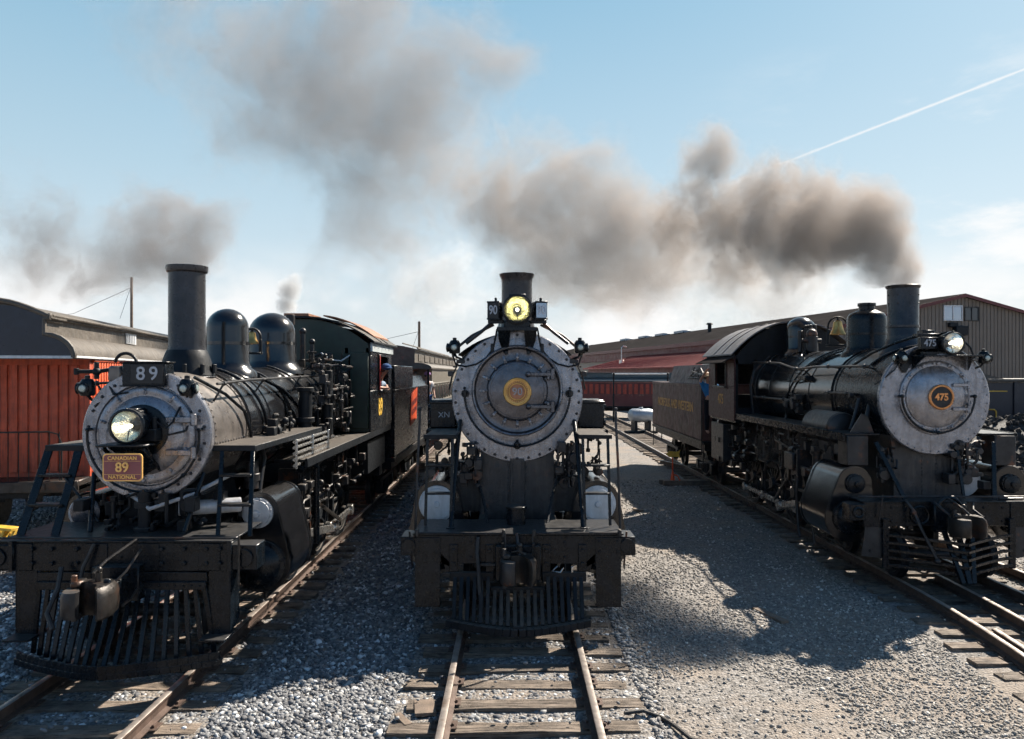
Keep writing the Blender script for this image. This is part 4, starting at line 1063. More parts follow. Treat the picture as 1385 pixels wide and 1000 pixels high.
# ladders, braces, handrails
for s in (1, -1):
    b = MB()
    for xx in (.93, 1.28): b.bar((s * xx, -1.15, 1.24), (s * (xx - .02), -1.03, 2.46), .04, .02, side=(1, 0, 0))
    for zz in (1.68, 2.07): b.box(s * .92, s * 1.28, -1.16, -1.02, zz - .015, zz + .012)
    b.build('ladder', M_BLACK, L)
    b = MB(); b.tube([(s * 1.40, -1.30, 1.15), (s * 1.38, -1.25, 2.0), (s * 1.36, -1.15, 2.65), (s * 1.36, -1.13, 2.84)], .018); b.sph((s * 1.36, -1.13, 2.85), .028, 8); b.tube([(s * 1.44, -1.6, 1.25), (s * 1.42, -1.5, .78), (s * 1.42, -1.55, .75)], .014); b.build('grab_iron', M_SIDE, L)
    b = MB(); b.tube([(s * .92 - (.02 if s > 0 else 0), -1.25, 1.22), (s * .88, -.5, 2.3), (s * .87, -.05, 2.62)], .035, 10); b.box(s * .86, s * .98, -1.32, -1.18, 1.215, 1.24); b.build('smokebox_brace', M_BLACK, L)
    b = MB(); b.tube([(s * .42, -.9, 1.2), (s * .50, -.5, 1.5), (s * .62, -.1, 1.8)], .022); b.build('brace_rod', M_BLACK, L)
# pilot beam
YB = -1.60
b = MB()
b.box(-1.355, 1.355, YB, YB + .2, .82, 1.20, .008); b.box(-1.40, 1.40, YB - .015, YB + 1.0, 1.20, 1.225)
for s in (1, -1):
    b.box(s * 1.36, s * 1.56, YB + .0, YB + .45, .93, 1.18, .01); b.cyl((s * 1.45, YB, 1.06), (s * 1.45, YB - .03, 1.06), .10, n=20); b.lathe([(.09, 0), (.06, .02), (0, .03)], (s * 1.45, YB - .032, 1.06), (0, 1, 0), 20)
    for xx in (1.08, 1.32):
        for zz in (.98, 1.12): b.cyl((s * xx, YB - .024, zz), (s * xx, YB - .045, zz), .022, n=8)
    for xx in (.30, .78): b.box(s * (xx + .02), s * (xx + .13), YB - .03, YB, .72, 1.08, .005); b.cyl((s * (xx + .075), YB - .03, 1.0), (s * (xx + .075), YB - .055, 1.0), .03, n=10); b.cyl((s * (xx + .075), YB - .03, .82), (s * (xx + .075), YB - .055, .82), .035, n=10)
    b.prism([(s * 1.02, YB - .01, .84), (s * .78, YB - .01, .84), (s * .78, YB - .01, .72), (s * .95, YB - .01, .72), (s * 1.02, YB - .01, .95)], (0, .02, 0))
b.box(-.30, .30, YB - .10, YB, .62, 1.08, .01)
b.rivetrow((-1.33, YB, 1.165), (1.33, YB, 1.165), 36, .011, (0, -1, 0))
for xx in (-.62, -.2, .2, .62):
    for zz in (.9, 1.1): b.cyl((xx, YB, zz), (xx, YB - .03 - (.1 if abs(xx) < .3 else 0), zz), .022, n=6)
b.build('pilot_beam', M_BLACK, L)
for s in (1, -1):
    b = MB(); b.box(s * 1.03, s * 1.365, YB - .025, YB - .005, .27, 1.17, .004); b.box(s * 1.03, s * 1.38, YB - .02, YB + .22, .25, .275); b.build('step_plate', M_BLACK, L)
b = MB()
b.box(-.90, -.32, YB - .06, YB + .02, .60, .72); b.box(.32, .90, YB - .06, YB + .02, .60, .72); b.box(-.36, .36, YB - .12, YB - .04, .46, .54)
N = 20
for k in range(N):
    t = -1 + 2 * k / (N - 1); bx_, by_ = pbow(t, YB - .62, YB - .28, .83)
    inner = abs(t) < .42
    b.bar((t * .83, YB - (.12 if inner else .06), .50 if inner else .66), (bx_, by_, .18), .050, .03, side=(1, 0, 0))
pts = [pbow(-1 + 2 * k / 20, YB - .65, YB - .26, .90) for k in range(21)]
for a, c in zip(pts, pts[1:]): b.bar((a[0], a[1], .13), (c[0], c[1], .13), .14, .09)
b.box(-.06, .06, YB - .66, YB - .10, .14, .2)
b.build('pilot', M_DULL, L)
coupler(L, -2.06, .84, s=1.05)
b = MB(); b.tube([(-1.36, YB - .09, 1.25), (-.17, YB - .09, 1.25), (-.17, YB - .12, .98), (.19, YB - .12, .98), (.19, YB - .09, 1.25), (1.36, YB - .09, 1.25)], .013)
b.tube([(-.02, YB - .1, 1.24), (0, YB - .25, 1.1), (.02, YB - .3, 1.0)], .022); b.tube([(-.08, YB - .25, 1.02), (.0, YB - .32, 1.06), (.1, YB - .25, 1.0)], .016)
for xx in (-.19, .21, -1.33, 1.34): b.box(xx - .02, xx + .02, YB - .11, YB, 1.2, 1.29)
b.build('coupler_lever', M_SIDE, L)
b = MB(); b.tube([(-.53, YB - .03, 1.18), (-.54, YB - .1, 1.0), (-.52, YB - .12, .8), (-.50, YB - .2, .5), (-.46, YB - .26, .32)], .028); b.cyl((-.46, YB - .26, .34), (-.46, YB - .27, .24), .04, n=10); b.box(-.56, -.26, YB - .06, YB - .03, .80, .84); b.build('air_hose', M_HOSE, L)
b = MB(); b.tube([(.52, YB - .05, .8), (.45, YB - .05, .74), (.56, YB - .05, .72), (.60, YB - .05, .78)], .012); b.box(.70, .73, YB - .05, YB - .02, .70, .8); b.build('safety_chain', M_STEEL, L)
T90 = tender(.08, 25.0, 33.0, 1.1, 2.95, 1.42, M_BLACK, 'black tender hidden behind the cab of locomotive 90', 'tenders coupled to the locomotives', True, None, 1.0, .25)

# ================================================================== LOCOMOTIVE "475" (right)
X4, Y4 = 7.05, 13.0
L = thing('steam_locomotive', 'glossy black steam locomotive numbered 475 with brown smoke rising from its chimney', 'locomotive', (X4, Y4, 0), 0, 'steam locomotives standing abreast')
L475 = L
ZC = 2.917
b, rad = boiler(L, ZC, [(0.02, .885), (1.95, .885)], [.10, 1.85], None, .88)
b.build('smokebox', M_BLACK, L)
b, rad = boiler(L, ZC, [(1.95, .90), (4.6, .93), (6.6, 1.00)], [2.0, 3.1, 4.2, 5.4, 6.4], None, .9)
b.build('boiler', M_GLOSS, L)
b = MB()
b.lathe([(.885, .05), (.925, .03), (.925, -.04), (.91, -.055), (.62, -.06), (.595, -.06), (.585, -.05), (.45, -.05)], (0, 0, ZC), (0, 1, 0), 96)
b.bolts((0, -.056, ZC), .875, 40, .014, .016)
b.build('smokebox_front', M_GRAPH, L)
b = MB()
b.lathe([(.60, -.05), (.60, -.09), (.585, -.10), (.52, -.102), (.505, -.10)], (0, 0, ZC + .04), (0, 1, 0), 80)
b.lathe([(.515, -.10), (.51, -.125), (.49, -.135), (.44, -.165), (.35, -.20), (.22, -.228), (0, -.24)], (0, 0, ZC + .04), (0, 1, 0), 80)
for k in range(14):
    a = 2 * math.pi * (k + .5) / 14; ca, sa = math.cos(a), math.sin(a); c = Vector((ca * .555, -.105, ZC + .04 + sa * .555))
    b.bar(c + Vector((-sa, 0, ca)) * -.055, c + Vector((-sa, 0, ca)) * .055, .05, .03, side=(ca, 0, sa)); b.cyl(c, c + Vector((0, -.05, 0)), .018, n=8)
door = b.build('smokebox_door', M_GRAPH, L)
for dz in (.20, -.20):
    b = MB(); b.bar((.20, -.235, ZC + .04 + dz), (.50, -.17, ZC + .04 + dz), .03, .05, side=(0, 1, 0)); b.cyl((.50, -.17, ZC + .04 + dz - .06), (.50, -.17, ZC + .04 + dz + .06), .03, n=12); b.build('hinge', M_GRAPH, door)
MB().cyl((.5, -.17, ZC - .2), (.5, -.17, ZC + .27), .014, n=8).build('hinge_pin', M_GRAPH, door)
b = MB(); b.lathe([(.205, -.23), (.21, -.26), (.195, -.272), (.175, -.272), (.168, -.26)], (0, 0, ZC + .04), (0, 1, 0), 56); plate = b.build('number_plate', M_COPPER, L)
MB().lathe([(.175, -.258), (0, -.259)], (0, 0, ZC + .04), (0, 1, 0), 56).build('plate_field', M_NUMBLACK, plate)
text('475', .155, M_COPPER, face_front(0, -.262, ZC + .038), plate, ext=.008, sx=.95, bold=.006)
b = MB(); b.arc((0, -.17, ZC + .05), .60, .018, R(180), R(360), n=48)
for a in (180, 270, 360):
    p = Vector((math.cos(R(a)) * .60, -.17, ZC + .05 + math.sin(R(a)) * .60)); b.cyl(p, p + Vector((0, .11, 0)), .022, n=8); b.sph(p, .035, 8)
b.build('handrail', M_BLACK, L)
# headlight shelf, headlight, number board
b = MB()
b.box(-.42, .55, -.52, -.05, 3.62, 3.645, .005)
b.prism([(-.55, -.10, 3.36), (-.60, -.10, 3.45), (-.50, -.10, 3.62), (-.36, -.10, 3.73), (-.18, -.10, 3.80), (.30, -.10, 3.80), (.5, -.1, 3.66), (.42, -.1, 3.62), (.1, -.1, 3.68), (-.25, -.10, 3.62), (-.42, -.10, 3.50), (-.50, -.1, 3.36)], (0, .05, 0))
b.prism([(.42, -.45, 3.62), (.55, -.08, 3.62), (.55, -.08, 3.40)], (-.02, 0, 0)); b.prism([(-.38, -.45, 3.62), (-.40, -.08, 3.62), (-.40, -.08, 3.42)], (.02, 0, 0))
b.build('headlight_shelf', M_BLACK, L)
headlight(L, .03, -.56, 3.836, .165, .42, M_REFL)
b = MB(); b.box(-.34, -.16, -.42, -.25, 3.645, 3.70); b.box(-.42, -.14, -.43, -.30, 3.74, 3.93, .008); b.box(-.4, .05, -.3, -.1, 3.95, 4.0, .01); b.box(-.3, -.1, -.25, -.05, 3.98, 4.06, .01)
o = b.build('number_box', M_BLACK, L)
text('475', .155, M_LETTER, face_front(-.28, -.434, 3.835), o, sx=.86, bold=.002)
marker(L, -.60, -.14, 3.60, -1, -.5, -.05); marker(L, .76, -.14, 3.60, 1, .55, .0)
b = MB(); b.tube([(-.30, -.2, 3.98), (-.55, .2, 3.86), (-.75, .6, 3.70), (-.88, 1.2, 3.45)], .024); b.tube([(-.62, -.1, 3.52), (-.70, -.1, 3.40), (-.82, -.05, 3.28), (-.93, .1, 3.16)], .012)
b.tube([(.0, -.1, 3.98), (.35, -.12, 3.98), (.55, -.12, 3.78), (.62, -.12, 3.6)], .018); b.build('conduit', M_BLACK, L)
# chimney, domes, bell
b = MB()
b.lathe([(.46, -.14), (.42, -.04), (.33, .08), (.275, .2), (.262, .25), (.262, .29), (.255, .30), (.265, 1.12), (.285, 1.14), (.29, 1.17), (.27, 1.18), (.24, 1.16), (.235, .7)], (0, 1.0, 3.75), (0, 0, 1), 48)
b.lathe([(.262, .42), (.272, .42), (.272, .46), (.262, .46)], (0, 1.0, 3.75), (0, 0, 1), 48)
for k in range(8):
    a = 2 * math.pi * k / 8; b.sph((math.cos(a) * .268, 1.0 + math.sin(a) * .268, 4.75), .014, 6); b.sph((math.cos(a) * .266, 1.0 + math.sin(a) * .266, 4.60), .014, 6)
b.build('smokestack', M_STACK, L)
d_ = dome(L, 'sand_dome', 2.43, .37, 3.74, 4.60, M_BLACK, True)
b = MB(); b.cyl((0, 2.43, 4.58), (0, 2.43, 4.72), .15, n=24); b.cyl((0, 2.43, 4.68), (0, 2.43, 4.74), .17, n=24); b.build('lid', M_BLACK, d_)
bell(L, 3.80, 4.30, .17)
dome(L, 'steam_dome', 5.95, .36, 3.84, 4.72, M_GLOSS)
b = MB(); b.cyl((-.1, 5.0, 3.85), (-.1, 5.0, 4.2), .14, n=18); b.cyl((-.25, 5.3, 3.85), (-.25, 5.3, 4.35), .06, n=12); b.cyl((.1, 5.35, 3.85), (.1, 5.35, 4.5), .05, n=12); b.sph((-.1, 5.0, 4.25), .13); b.cyl((-.35, 4.95, 4.1), (.1, 4.95, 4.1), .05, n=12)
for k, yy in enumerate((5.2, 5.35, 5.5)): b.cyl((-.05, yy, 3.9), (-.05, yy, 4.42), .045, n=12); b.sph((-.05, yy, 4.45), .05, 8)
b.build('safety_valve', M_SIDE, L)
b = MB(); b.cyl((.1, 6.25, 4.4), (.1, 6.25, 4.62), .05, n=10); b.build('whistle', M_BRASS, L)
handrail(L, [(-.90, .35, 3.47), (-.94, 2.6, 3.48), (-.97, 3.6, 3.44), (-.99, 4.6, 3.58), (-1.03, 6.4, 3.62)], [((-.92, .5, 3.47), (-.7, .55, 3.42)), ((-.94, 2.0, 3.48), (-.72, 2.0, 3.45)), ((-.97, 3.6, 3.44), (-.75, 3.6, 3.4)), ((-1.0, 5.2, 3.6), (-.76, 5.2, 3.5))], .022)
handrail(L, [(.90, .3, 3.45), (.94, 3, 3.5), (1.0, 6.4, 3.6)], [((.92, 1, 3.46), (.7, 1, 3.4)), ((.97, 4.5, 3.55), (.75, 4.5, 3.5))])
handrail(L, [(-.96, .9, 2.98), (-.96, 2.1, 2.98)], [((-.96, 1.1, 2.98), (-.86, 1.1, 2.98)), ((-.96, 1.9, 2.98), (-.86, 1.9, 2.98))], .02)
handrail(L, [(-1.02, 3.7, 2.77), (-1.04, 6.3, 2.77)], [((-1.03, 4.2, 2.77), (-.93, 4.2, 2.77)), ((-1.03, 5.5, 2.77), (-.95, 5.5, 2.77))], .025, M_SIDE, 'steam_pipe')
def wrapL(yq, a0, a1, rr, skew=0, n=14): return [(-math.cos(R(a0 + (a1 - a0) * i / n)) * rr, yq + skew * i / n, ZC + math.sin(R(a0 + (a1 - a0) * i / n)) * rr) for i in range(n + 1)]
b = MB()
b.tube(wrapL(2.45, 78, 38, .955, .9), .02); b.tube(wrapL(2.6, 78, 36, .955, .95), .02); b.tube(wrapL(2.9, 80, -8, .965, 1.3), .022); b.tube(wrapL(5.2, 84, 55, .99, -.8), .02)
b.tube(wrapL(.25, 86, 40, .905, .5), .024); b.box(-.98, -.84, 3.05, 3.5, 3.2, 3.3, .01); b.tube(wrapL(3.0, 20, 15, .99, .8), .02)
b.build('sander_pipe', M_BLACK, L)
clutter(L, 'boiler_fittings', -1.05, -.92, 3.2, 4.3, 2.55, 2.9, 14, 31, M_SIDE)
b = MB(); b.tube([(-1.06, 3.9, 2.75), (-1.08, 3.9, 2.6), (-1.02, 4.05, 2.45), (-1.05, 4.05, 2.3)], .03); b.tube([(-1.0, 6.45, 2.3), (-1.06, 6.45, 3.0), (-.98, 6.45, 3.4), (-.6, 6.45, 3.78)], .05, 10); b.build('injector_pipe', M_SIDE, L)
# air drum and brackets on the running board
b = MB(); b.cyl((-1.12, .95, 2.36), (-1.12, 2.1, 2.36), .29, n=36); b.lathe([(.29, 0), (.27, -.05), (.17, -.09), (0, -.11)], (-1.12, .95, 2.36), (0, 1, 0), 36); b.build('air_drum', M_SIDE, L)
b = MB(); b.tube([(-.82, .5, 2.85), (-.93, .4, 2.55), (-1.0, .3, 2.34)], .045, 10); b.tube([(-.9, .75, 2.9), (-1.0, .7, 2.6), (-1.12, .6, 2.36)], .035, 10); b.prism([(-1.3, .2, 2.34), (-.9, .2, 2.34), (-1.0, .2, 2.62), (-1.1, .2, 2.66)], (0, .04, 0)); b.cyl((-.94, .9, 2.95), (-1.02, .9, 2.95), .05, n=10); b.build('steam_pipe_elbow', M_SIDE, L)
# cab
cab(L, 6.4, 8.9, 1.50, 2.16, 3.80, 4.62, M_CABRED, M_CABROOF, (.75, 1.75), (3.02, 3.62), M_DULL)
text('475', .36, M_LETTERF, face_left(-1.503, 7.65, 2.66), L, 'cab_number', bold=.006)
b = MB(); b.box(-1.56, -1.50, 6.35, 8.9, 3.70, 3.84, .01); b.prism([(-1.5, 6.3, 3.8), (-1.85, 6.3, 3.62), (-1.85, 6.3, 3.60), (-1.5, 6.3, 3.77)], (0, 2.7, 0)); b.build('window_awning', M_DARKROOF, L)
# running board and hanging boxes
for s in (1, -1):
    b = MB(); b.box(s * .85, s * 1.46, .08, 6.4, 2.30, 2.335); b.box(s * 1.43, s * 1.47, .08, 9.0, 2.20, 2.345); b.box(s * 1.0, s * 1.46, 6.4, 8.9, 2.10, 2.16); b.build('running_board', M_BLACK, L)
    b = MB(); b.box(s * 1.06, s * 1.42, .04, .42, 1.80, 2.298, .012)
    for xx in (1.1, 1.38):
        for zz in (1.86, 2.24): b.cyl((s * xx, .04, zz), (s * xx, .028, zz), .012, n=6)
    b.build('tool_box', M_SIDE, L)
    cylinder(L, s, 1.30, 1.50, .28, 1.38, .93, .41, .02, 1.2, M_BLACK, .14, M_BLACK, .27)
    running_gear(L, s, 1.38, .93, 1.2, [2.75, 4.2, 5.65, 7.1], .71, 1.5, xr=1.0)
wheels(L, 'driving_wheel', driver_mesh, .71, [2.75, 4.2, 5.65, 7.1], m=M_SIDE)
wheels(L, 'pilot_wheel', small_wheel, .36, [-.15, 1.6], m=M_DULL)
b = MB()
for s in (1, -1): b.box(s * .48, s * .58, -.3, 8.8, .8, 1.25, .01)
b.box(-.95, .95, 5.4, 8.2, 1.25, 2.2); b.box(-1.45, -.9, 7.6, 8.8, 1.0, 2.0); b.box(-1.3, 1.3, 8.4, 8.8, .9, 1.4)
sad = [(-.60, 1.0), (-.60, 1.95), (-.66, 2.30), (-.5, 2.2), (0, 2.1), (.5, 2.2), (.66, 2.3), (.56, 1.95), (.56, 1.0)]
b.prism([(x, .12, z) for x, z in sad], (0, 1.4, 0)); b.rivetrow((-.12, .12, 1.2), (-.12, .12, 2.0), 14, .016, (0, -1, 0)); b.rivetrow((.12, .12, 1.2), (.12, .12, 2.0), 14, .016, (0, -1, 0))
b.box(-1.1, 1.1, -.35, .1, 1.02, 1.10)
b.build('frame', M_SADDLE, L)
clutter(L, 'side_piping', -1.4, -1.0, 1.4, 3.0, 1.2, 2.2, 40, 41, M_SIDE, (.012, .03)); clutter(L, 'side_piping', -1.4, -1.0, 3.0, 6.2, 1.3, 2.2, 55, 42, M_WORN, (.012, .035)); clutter(L, 'side_piping', -1.44, -1.05, 6.2, 8.8, .9, 2.05, 70, 43, M_WORN, (.012, .035))
clutter(L, 'front_piping', .2, .8, -.1, .1, 1.5, 2.2, 30, 44, M_SIDE, (.012, .03)); clutter(L, 'front_piping', -.95, -.62, -.1, .1, 1.5, 2.1, 14, 45, M_SIDE, (.012, .02))
b = MB()
for yy in (1.75,): b.cyl((-1.25, yy, 1.45), (-1.25, yy, 1.85), .09, n=18); b.cyl((-1.25, yy, 1.82), (-1.25, yy, 1.88), .13, n=18); b.cyl((-1.25, yy, 1.45), (-1.25, yy, 1.5), .13, n=18); b.cyl((-1.25, yy, 1.88), (-1.25, yy, 2.25), .03, n=10)
b.box(-1.45, -1.1, 2.5, 3.0, 1.4, 1.75, .02); b.build('lubricator', M_SIDE, L)
b = MB(); b.tube([(-1.5, 2.1, 1.35), (-1.52, 2.1, .95), (-1.5, 2.05, .35), (-1.5, 1.95, .2)], .03, 8); b.tube([(-1.4, 1.6, 1.0), (-1.42, 1.55, .5), (-1.4, 1.5, .15)], .025, 8); b.build('drain_pipe', M_SIDE, L)
b = MB(); b.cyl((.62, .2, 1.55), (.62, 1.0, 1.55), .30, n=32); b.build('reservoir', M_COVER, L)
# pilot beam (the face stands a little ahead of the smokebox)
YB = -.42
b = MB()
b.box(-1.36, 1.36, YB, YB + .22, .87, 1.25, .008); b.box(-1.38, 1.38, YB - .015, YB + .5, 1.25, 1.275)
for s in (1, -1):
    b.box(s * 1.36, s * 1.62, YB - .10, YB + .2, .98, 1.24, .01); b.arc((s * 1.48, YB - .11, 1.11), .075, .022, 0, 2 * math.pi, n=20)
    b.box(s * 1.02, s * 1.36, YB - .02, YB, .86, 1.26, .004)
    for xx in (.3, .6, .9):
        for zz in (.95, 1.17): b.cyl((s * xx, YB, zz), (s * xx, YB - .02, zz), .02, n=8)
b.arc((-.45, YB - .02, 1.05), .14, .02, 0, 2 * math.pi, n=24)
b.build('pilot_beam', M_BLACK, L)
for s in (1, -1):
    b = MB(); b.prism([(s * 1.04, YB - .01, .87), (s * 1.33, YB - .01, .87), (s * 1.40, YB - .03, .40), (s * 1.08, YB - .03, .36)], (0, .02, 0)); b.cyl((s * 1.25, YB - .03, .48), (s * 1.25, YB - .05, .48), .03, n=10); b.build('step_plate', M_SIDE, L)
b = MB()
for s in (1, -1):
    b.bar((s * 1.02, YB - .05, .20), (s * 1.02, YB - .05, 1.0), .10, .05, side=(1, 0, 0))
    for k, zz in enumerate((.74, .62, .50, .38, .26)):
        n_ = 6
        ptsb = [(s * (1.0 - 1.0 * j / n_), YB - .08 - .5 * (j / n_) ** 1.3, zz - .05 * (j / n_)) for j in range(n_ + 1)]
        for a, c in zip(ptsb, ptsb[1:]): b.bar(a, c, .035, .045)
    b.bar((s * .08, YB - .60, .10), (s * .22, YB - .30, .86), .07, .05, side=(1, 0, 0))
b.bar((0, YB - .62, .10), (0, YB - .30, .86), .08, .05, side=(1, 0, 0))
b.build('pilot', M_BLACK, L)
coupler(L, -1.05, .98, M_WORN, s=1.0)
b = MB(); b.box(-.28, .26, YB - .14, YB, .80, 1.28, .02); b.arc((-.05, YB - .16, 1.16), .2, .03, R(20), R(160), n=12); b.build('coupler_pocket', M_BLACK, L)
b = MB(); b.tube([(-1.5, YB - .12, 1.37), (1.5, YB - .12, 1.37)], .014); b.tube([(-.1, YB - .12, 1.37), (-.04, -.9, 1.25), (.05, -.95, 1.15)], .018); b.tube([(-.3, YB - .2, 1.28), (-.25, -.8, 1.18), (-.1, -.9, 1.05)], .02); b.tube([(.3, YB - .2, 1.28), (.2, -.8, 1.2), (.3, -.9, 1.1)], .02); b.tube([(-1.1, YB - .12, 1.4), (-1.14, YB - .1, 1.0)], .014); b.build('coupler_lever', M_SIDE, L)
b = MB(); b.tube([(-.70, YB - .05, 1.3), (-.62, YB - .15, 1.15), (-.56, YB - .25, .9), (-.45, YB - .35, .6), (-.38, YB - .4, .42)], .026); b.sph((-.37, YB - .4, .4), .05); b.sph((-.62, YB - .15, 1.12), .045); b.build('air_hose', M_SIDE, L)
b = MB(); b.bar((-.98, -.05, 2.2), (-.66, YB + .05, 1.3), .07, .03, side=(1, 0, 0)); b.build('smokebox_brace', M_BLACK, L); b = MB(); b.bar((.36, YB + .15, 1.3), (.38, -.02, 2.15), .05, .03, side=(1, 0, 0)); b.build('smokebox_brace', M_BLACK, L); b = MB(); b.bar((.98, -.05, 2.2), (.8, YB + .05, 1.3), .07, .03, side=(1, 0, 0)); b.build('smokebox_brace', M_BLACK, L)
b = MB(); b.tube([(.9, YB + .1, 1.3), (1.3, YB + .1, 1.3)], .02); b.build('deck_rail', M_SIDE, L)

T475 = tender(X4, 22.9, 31.0, 1.22, 3.0, 1.44, M_TENDR, 'faded maroon tender lettered in worn gold coupled behind locomotive 475', 'tenders coupled to the locomotives', True, None, 1.0, .62, M_TENDR, (0, .75))
text('NORFOLK AND WESTERN', .42, M_LETTERF, face_left(-1.445, 4.0, 2.28), T475, 'lettering', sx=1.15, bold=.006)
b = MB()
for yy in (-.05, 7.95): b.tube([(-1.42, yy, 1.3), (-1.42, yy, .7), (-1.42, yy + .1, .5)], .018); b.tube([(-1.1, yy, 1.3), (-1.1, yy, .7)], .018)
b.tube([(-1.47, -.06, .95), (-1.47, -.06, 3.1)], .02); b.box(-1.45, -1.05, .0, .3, .68, .7); b.build('grab_iron', M_SIDE, T475)
b = MB(); q = random.Random(9)
for k in range(9): b.tube([(-1.19, .9 + q.uniform(0, 2.2), 3.15 + q.uniform(0, .4)) for _ in range(3)], .02)
b.build('chain', M_SIDE, T475)
# ================================================================== GROUND, TRACKS
def gz(x, y): return -.205 + .018 * math.sin(x * 1.3 + y * .7) + .012 * math.sin(x * 3.1 - y * 1.9) + .010 * math.sin(y * 2.3 + 1)
def ground_material():
    m = bpy.data.materials.new('gravel_ground'); m.use_nodes = True
    n = NT(m.node_tree); b = n.n['Principled BSDF']; tc = n.new('ShaderNodeTexCoord'); v = tc.outputs['Object']
    vo = n.new('ShaderNodeTexVoronoi'); vo.inputs['Scale'].default_value = 28; n.link(v, vo.inputs['Vector'])
    sp = n.new('ShaderNodeSeparateColor'); n.link(vo.outputs['Color'], sp.inputs[0])
    c = n.mix(sp.outputs[0], (.08, .075, .07), (.30, .275, .25))
    c = n.mix(n.maprange(sp.outputs[1], .8, 1), c, (.30, .29, .28))
    dirt = n.maprange(n.noise(v, .55, 6, .6), .46, .60)
    fine = n.mix(n.noise(v, 40, 6, .7), (.17, .138, .11), (.34, .285, .235))
    c = n.mix(n.math('MULTIPLY', dirt, .75), c, fine)
    oil = n.maprange(n.noise(v, .9, 5, .6), .60, .75, 0, .5)
    c = n.mix(oil, c, (.05, .045, .04))
    n.link(c, b.inputs['Base Color']); b.inputs['Roughness'].default_value = .85; b.inputs['Specular IOR Level'].default_value = .3
    bp = n.new('ShaderNodeBump'); bp.inputs['Strength'].default_value = .9; bp.inputs['Distance'].default_value = .025
    h = n.math('MULTIPLY_ADD', n.noise(v, 60, 4, .6), .5, n.math('SUBTRACT', 1, vo.outputs['Distance']))
    n.link(h, bp.inputs['Height']); n.link(bp.outputs[0], b.inputs['Normal'])
    return m
M_GROUND = ground_material()
xs = np.unique(np.concatenate([[-900, -300, -120, -60, -35], np.arange(-22, 24, .35), [35, 60, 120, 300, 900]]))
ys = np.unique(np.concatenate([[-60, -10], np.arange(3, 34, .35), [45, 70, 120, 300, 900, 1500]]))
b = MB(); vs = []; fs = []
for y in ys:
    for x in xs:
        near = -22 <= x <= 24 and 3 <= y <= 34
        vs.append((x, y, gz(x, y) if near else -.205))
nx = len(xs)
for j in range(len(ys) - 1):
    for i in range(nx - 1): a = j * nx + i; fs.append((a, a + 1, a + nx + 1, a + nx))
b.add(vs, fs); b.build('ground', M_GROUND, None, kind='structure')

X4C = lambda y: 7.05 - (.019 * (12.5 - y) ** 2 if y < 12.5 else 0)
tracks = [(lambda y: -4.37, 5.6), (lambda y: .08, 6.0), (X4C, 6.2)]
def tie_mesh(seed, Lx=2.48, wy=.225):
    q = random.Random(seed); b = MB(); n = 10; vs = []; fs = []
    secs_ = [(-.5, 0), (.5, 0), (.5, -.17), (-.5, -.17)]
    for i in range(n + 1):
        x = -Lx / 2 + Lx * i / n + (q.uniform(-.02, .02) if i in (0, n) else 0)
        for (u, z) in secs_: vs.append((x, u * wy + q.uniform(-.009, .009), z + q.uniform(-.009, .003)))
    for i in range(n):
        for k in range(4): fs.append((i * 4 + k, i * 4 + (k + 1) % 4, (i + 1) * 4 + (k + 1) % 4, (i + 1) * 4 + k))
    fs.append((3, 2, 1, 0)); fs.append((n * 4, n * 4 + 1, n * 4 + 2, n * 4 + 3))
    b.add(vs, fs); return b
PROF = [(-.070, -.145), (-.070, -.133), (-.014, -.118), (-.011, -.042), (-.036, -.032), (-.036, -.006), (-.028, 0), (.028, 0), (.036, -.006), (.036, -.032), (.011, -.042), (.014, -.118), (.070, -.133), (.070, -.145)]
def rail(b, xf, y0, y1, step=2.0, dy0=0):
    k = max(1, int((y1 - y0) / step)); n = len(PROF); vs = []
    for i in range(k + 1):
        y = y0 + (y1 - y0) * i / k
        for (u, z) in PROF: vs.append((xf(y) + u, y, z))
    fs = []; ms = []
    for i in range(k):
        for j in range(n):
            fs.append((i * n + j, (i + 1) * n + j, (i + 1) * n + (j + 1) % n, i * n + (j + 1) % n)); ms.append(1 if j in (5, 6, 7) else 0)
    fs.append(tuple(range(n))); ms.append(0); fs.append(tuple(range(k * n, (k + 1) * n))[::-1]); ms.append(0)
    o = len(b.v); b.v += vs; b.f += [tuple(i + o for i in f) for f in fs]; b.m += ms
tie_protos = {}
labels = ['leftmost railway track under locomotive 89 with its right rail in the sun', 'middle railway track running toward the viewer from under locomotive 90', 'rightmost railway track curving out from under locomotive 475']
TIEY = []
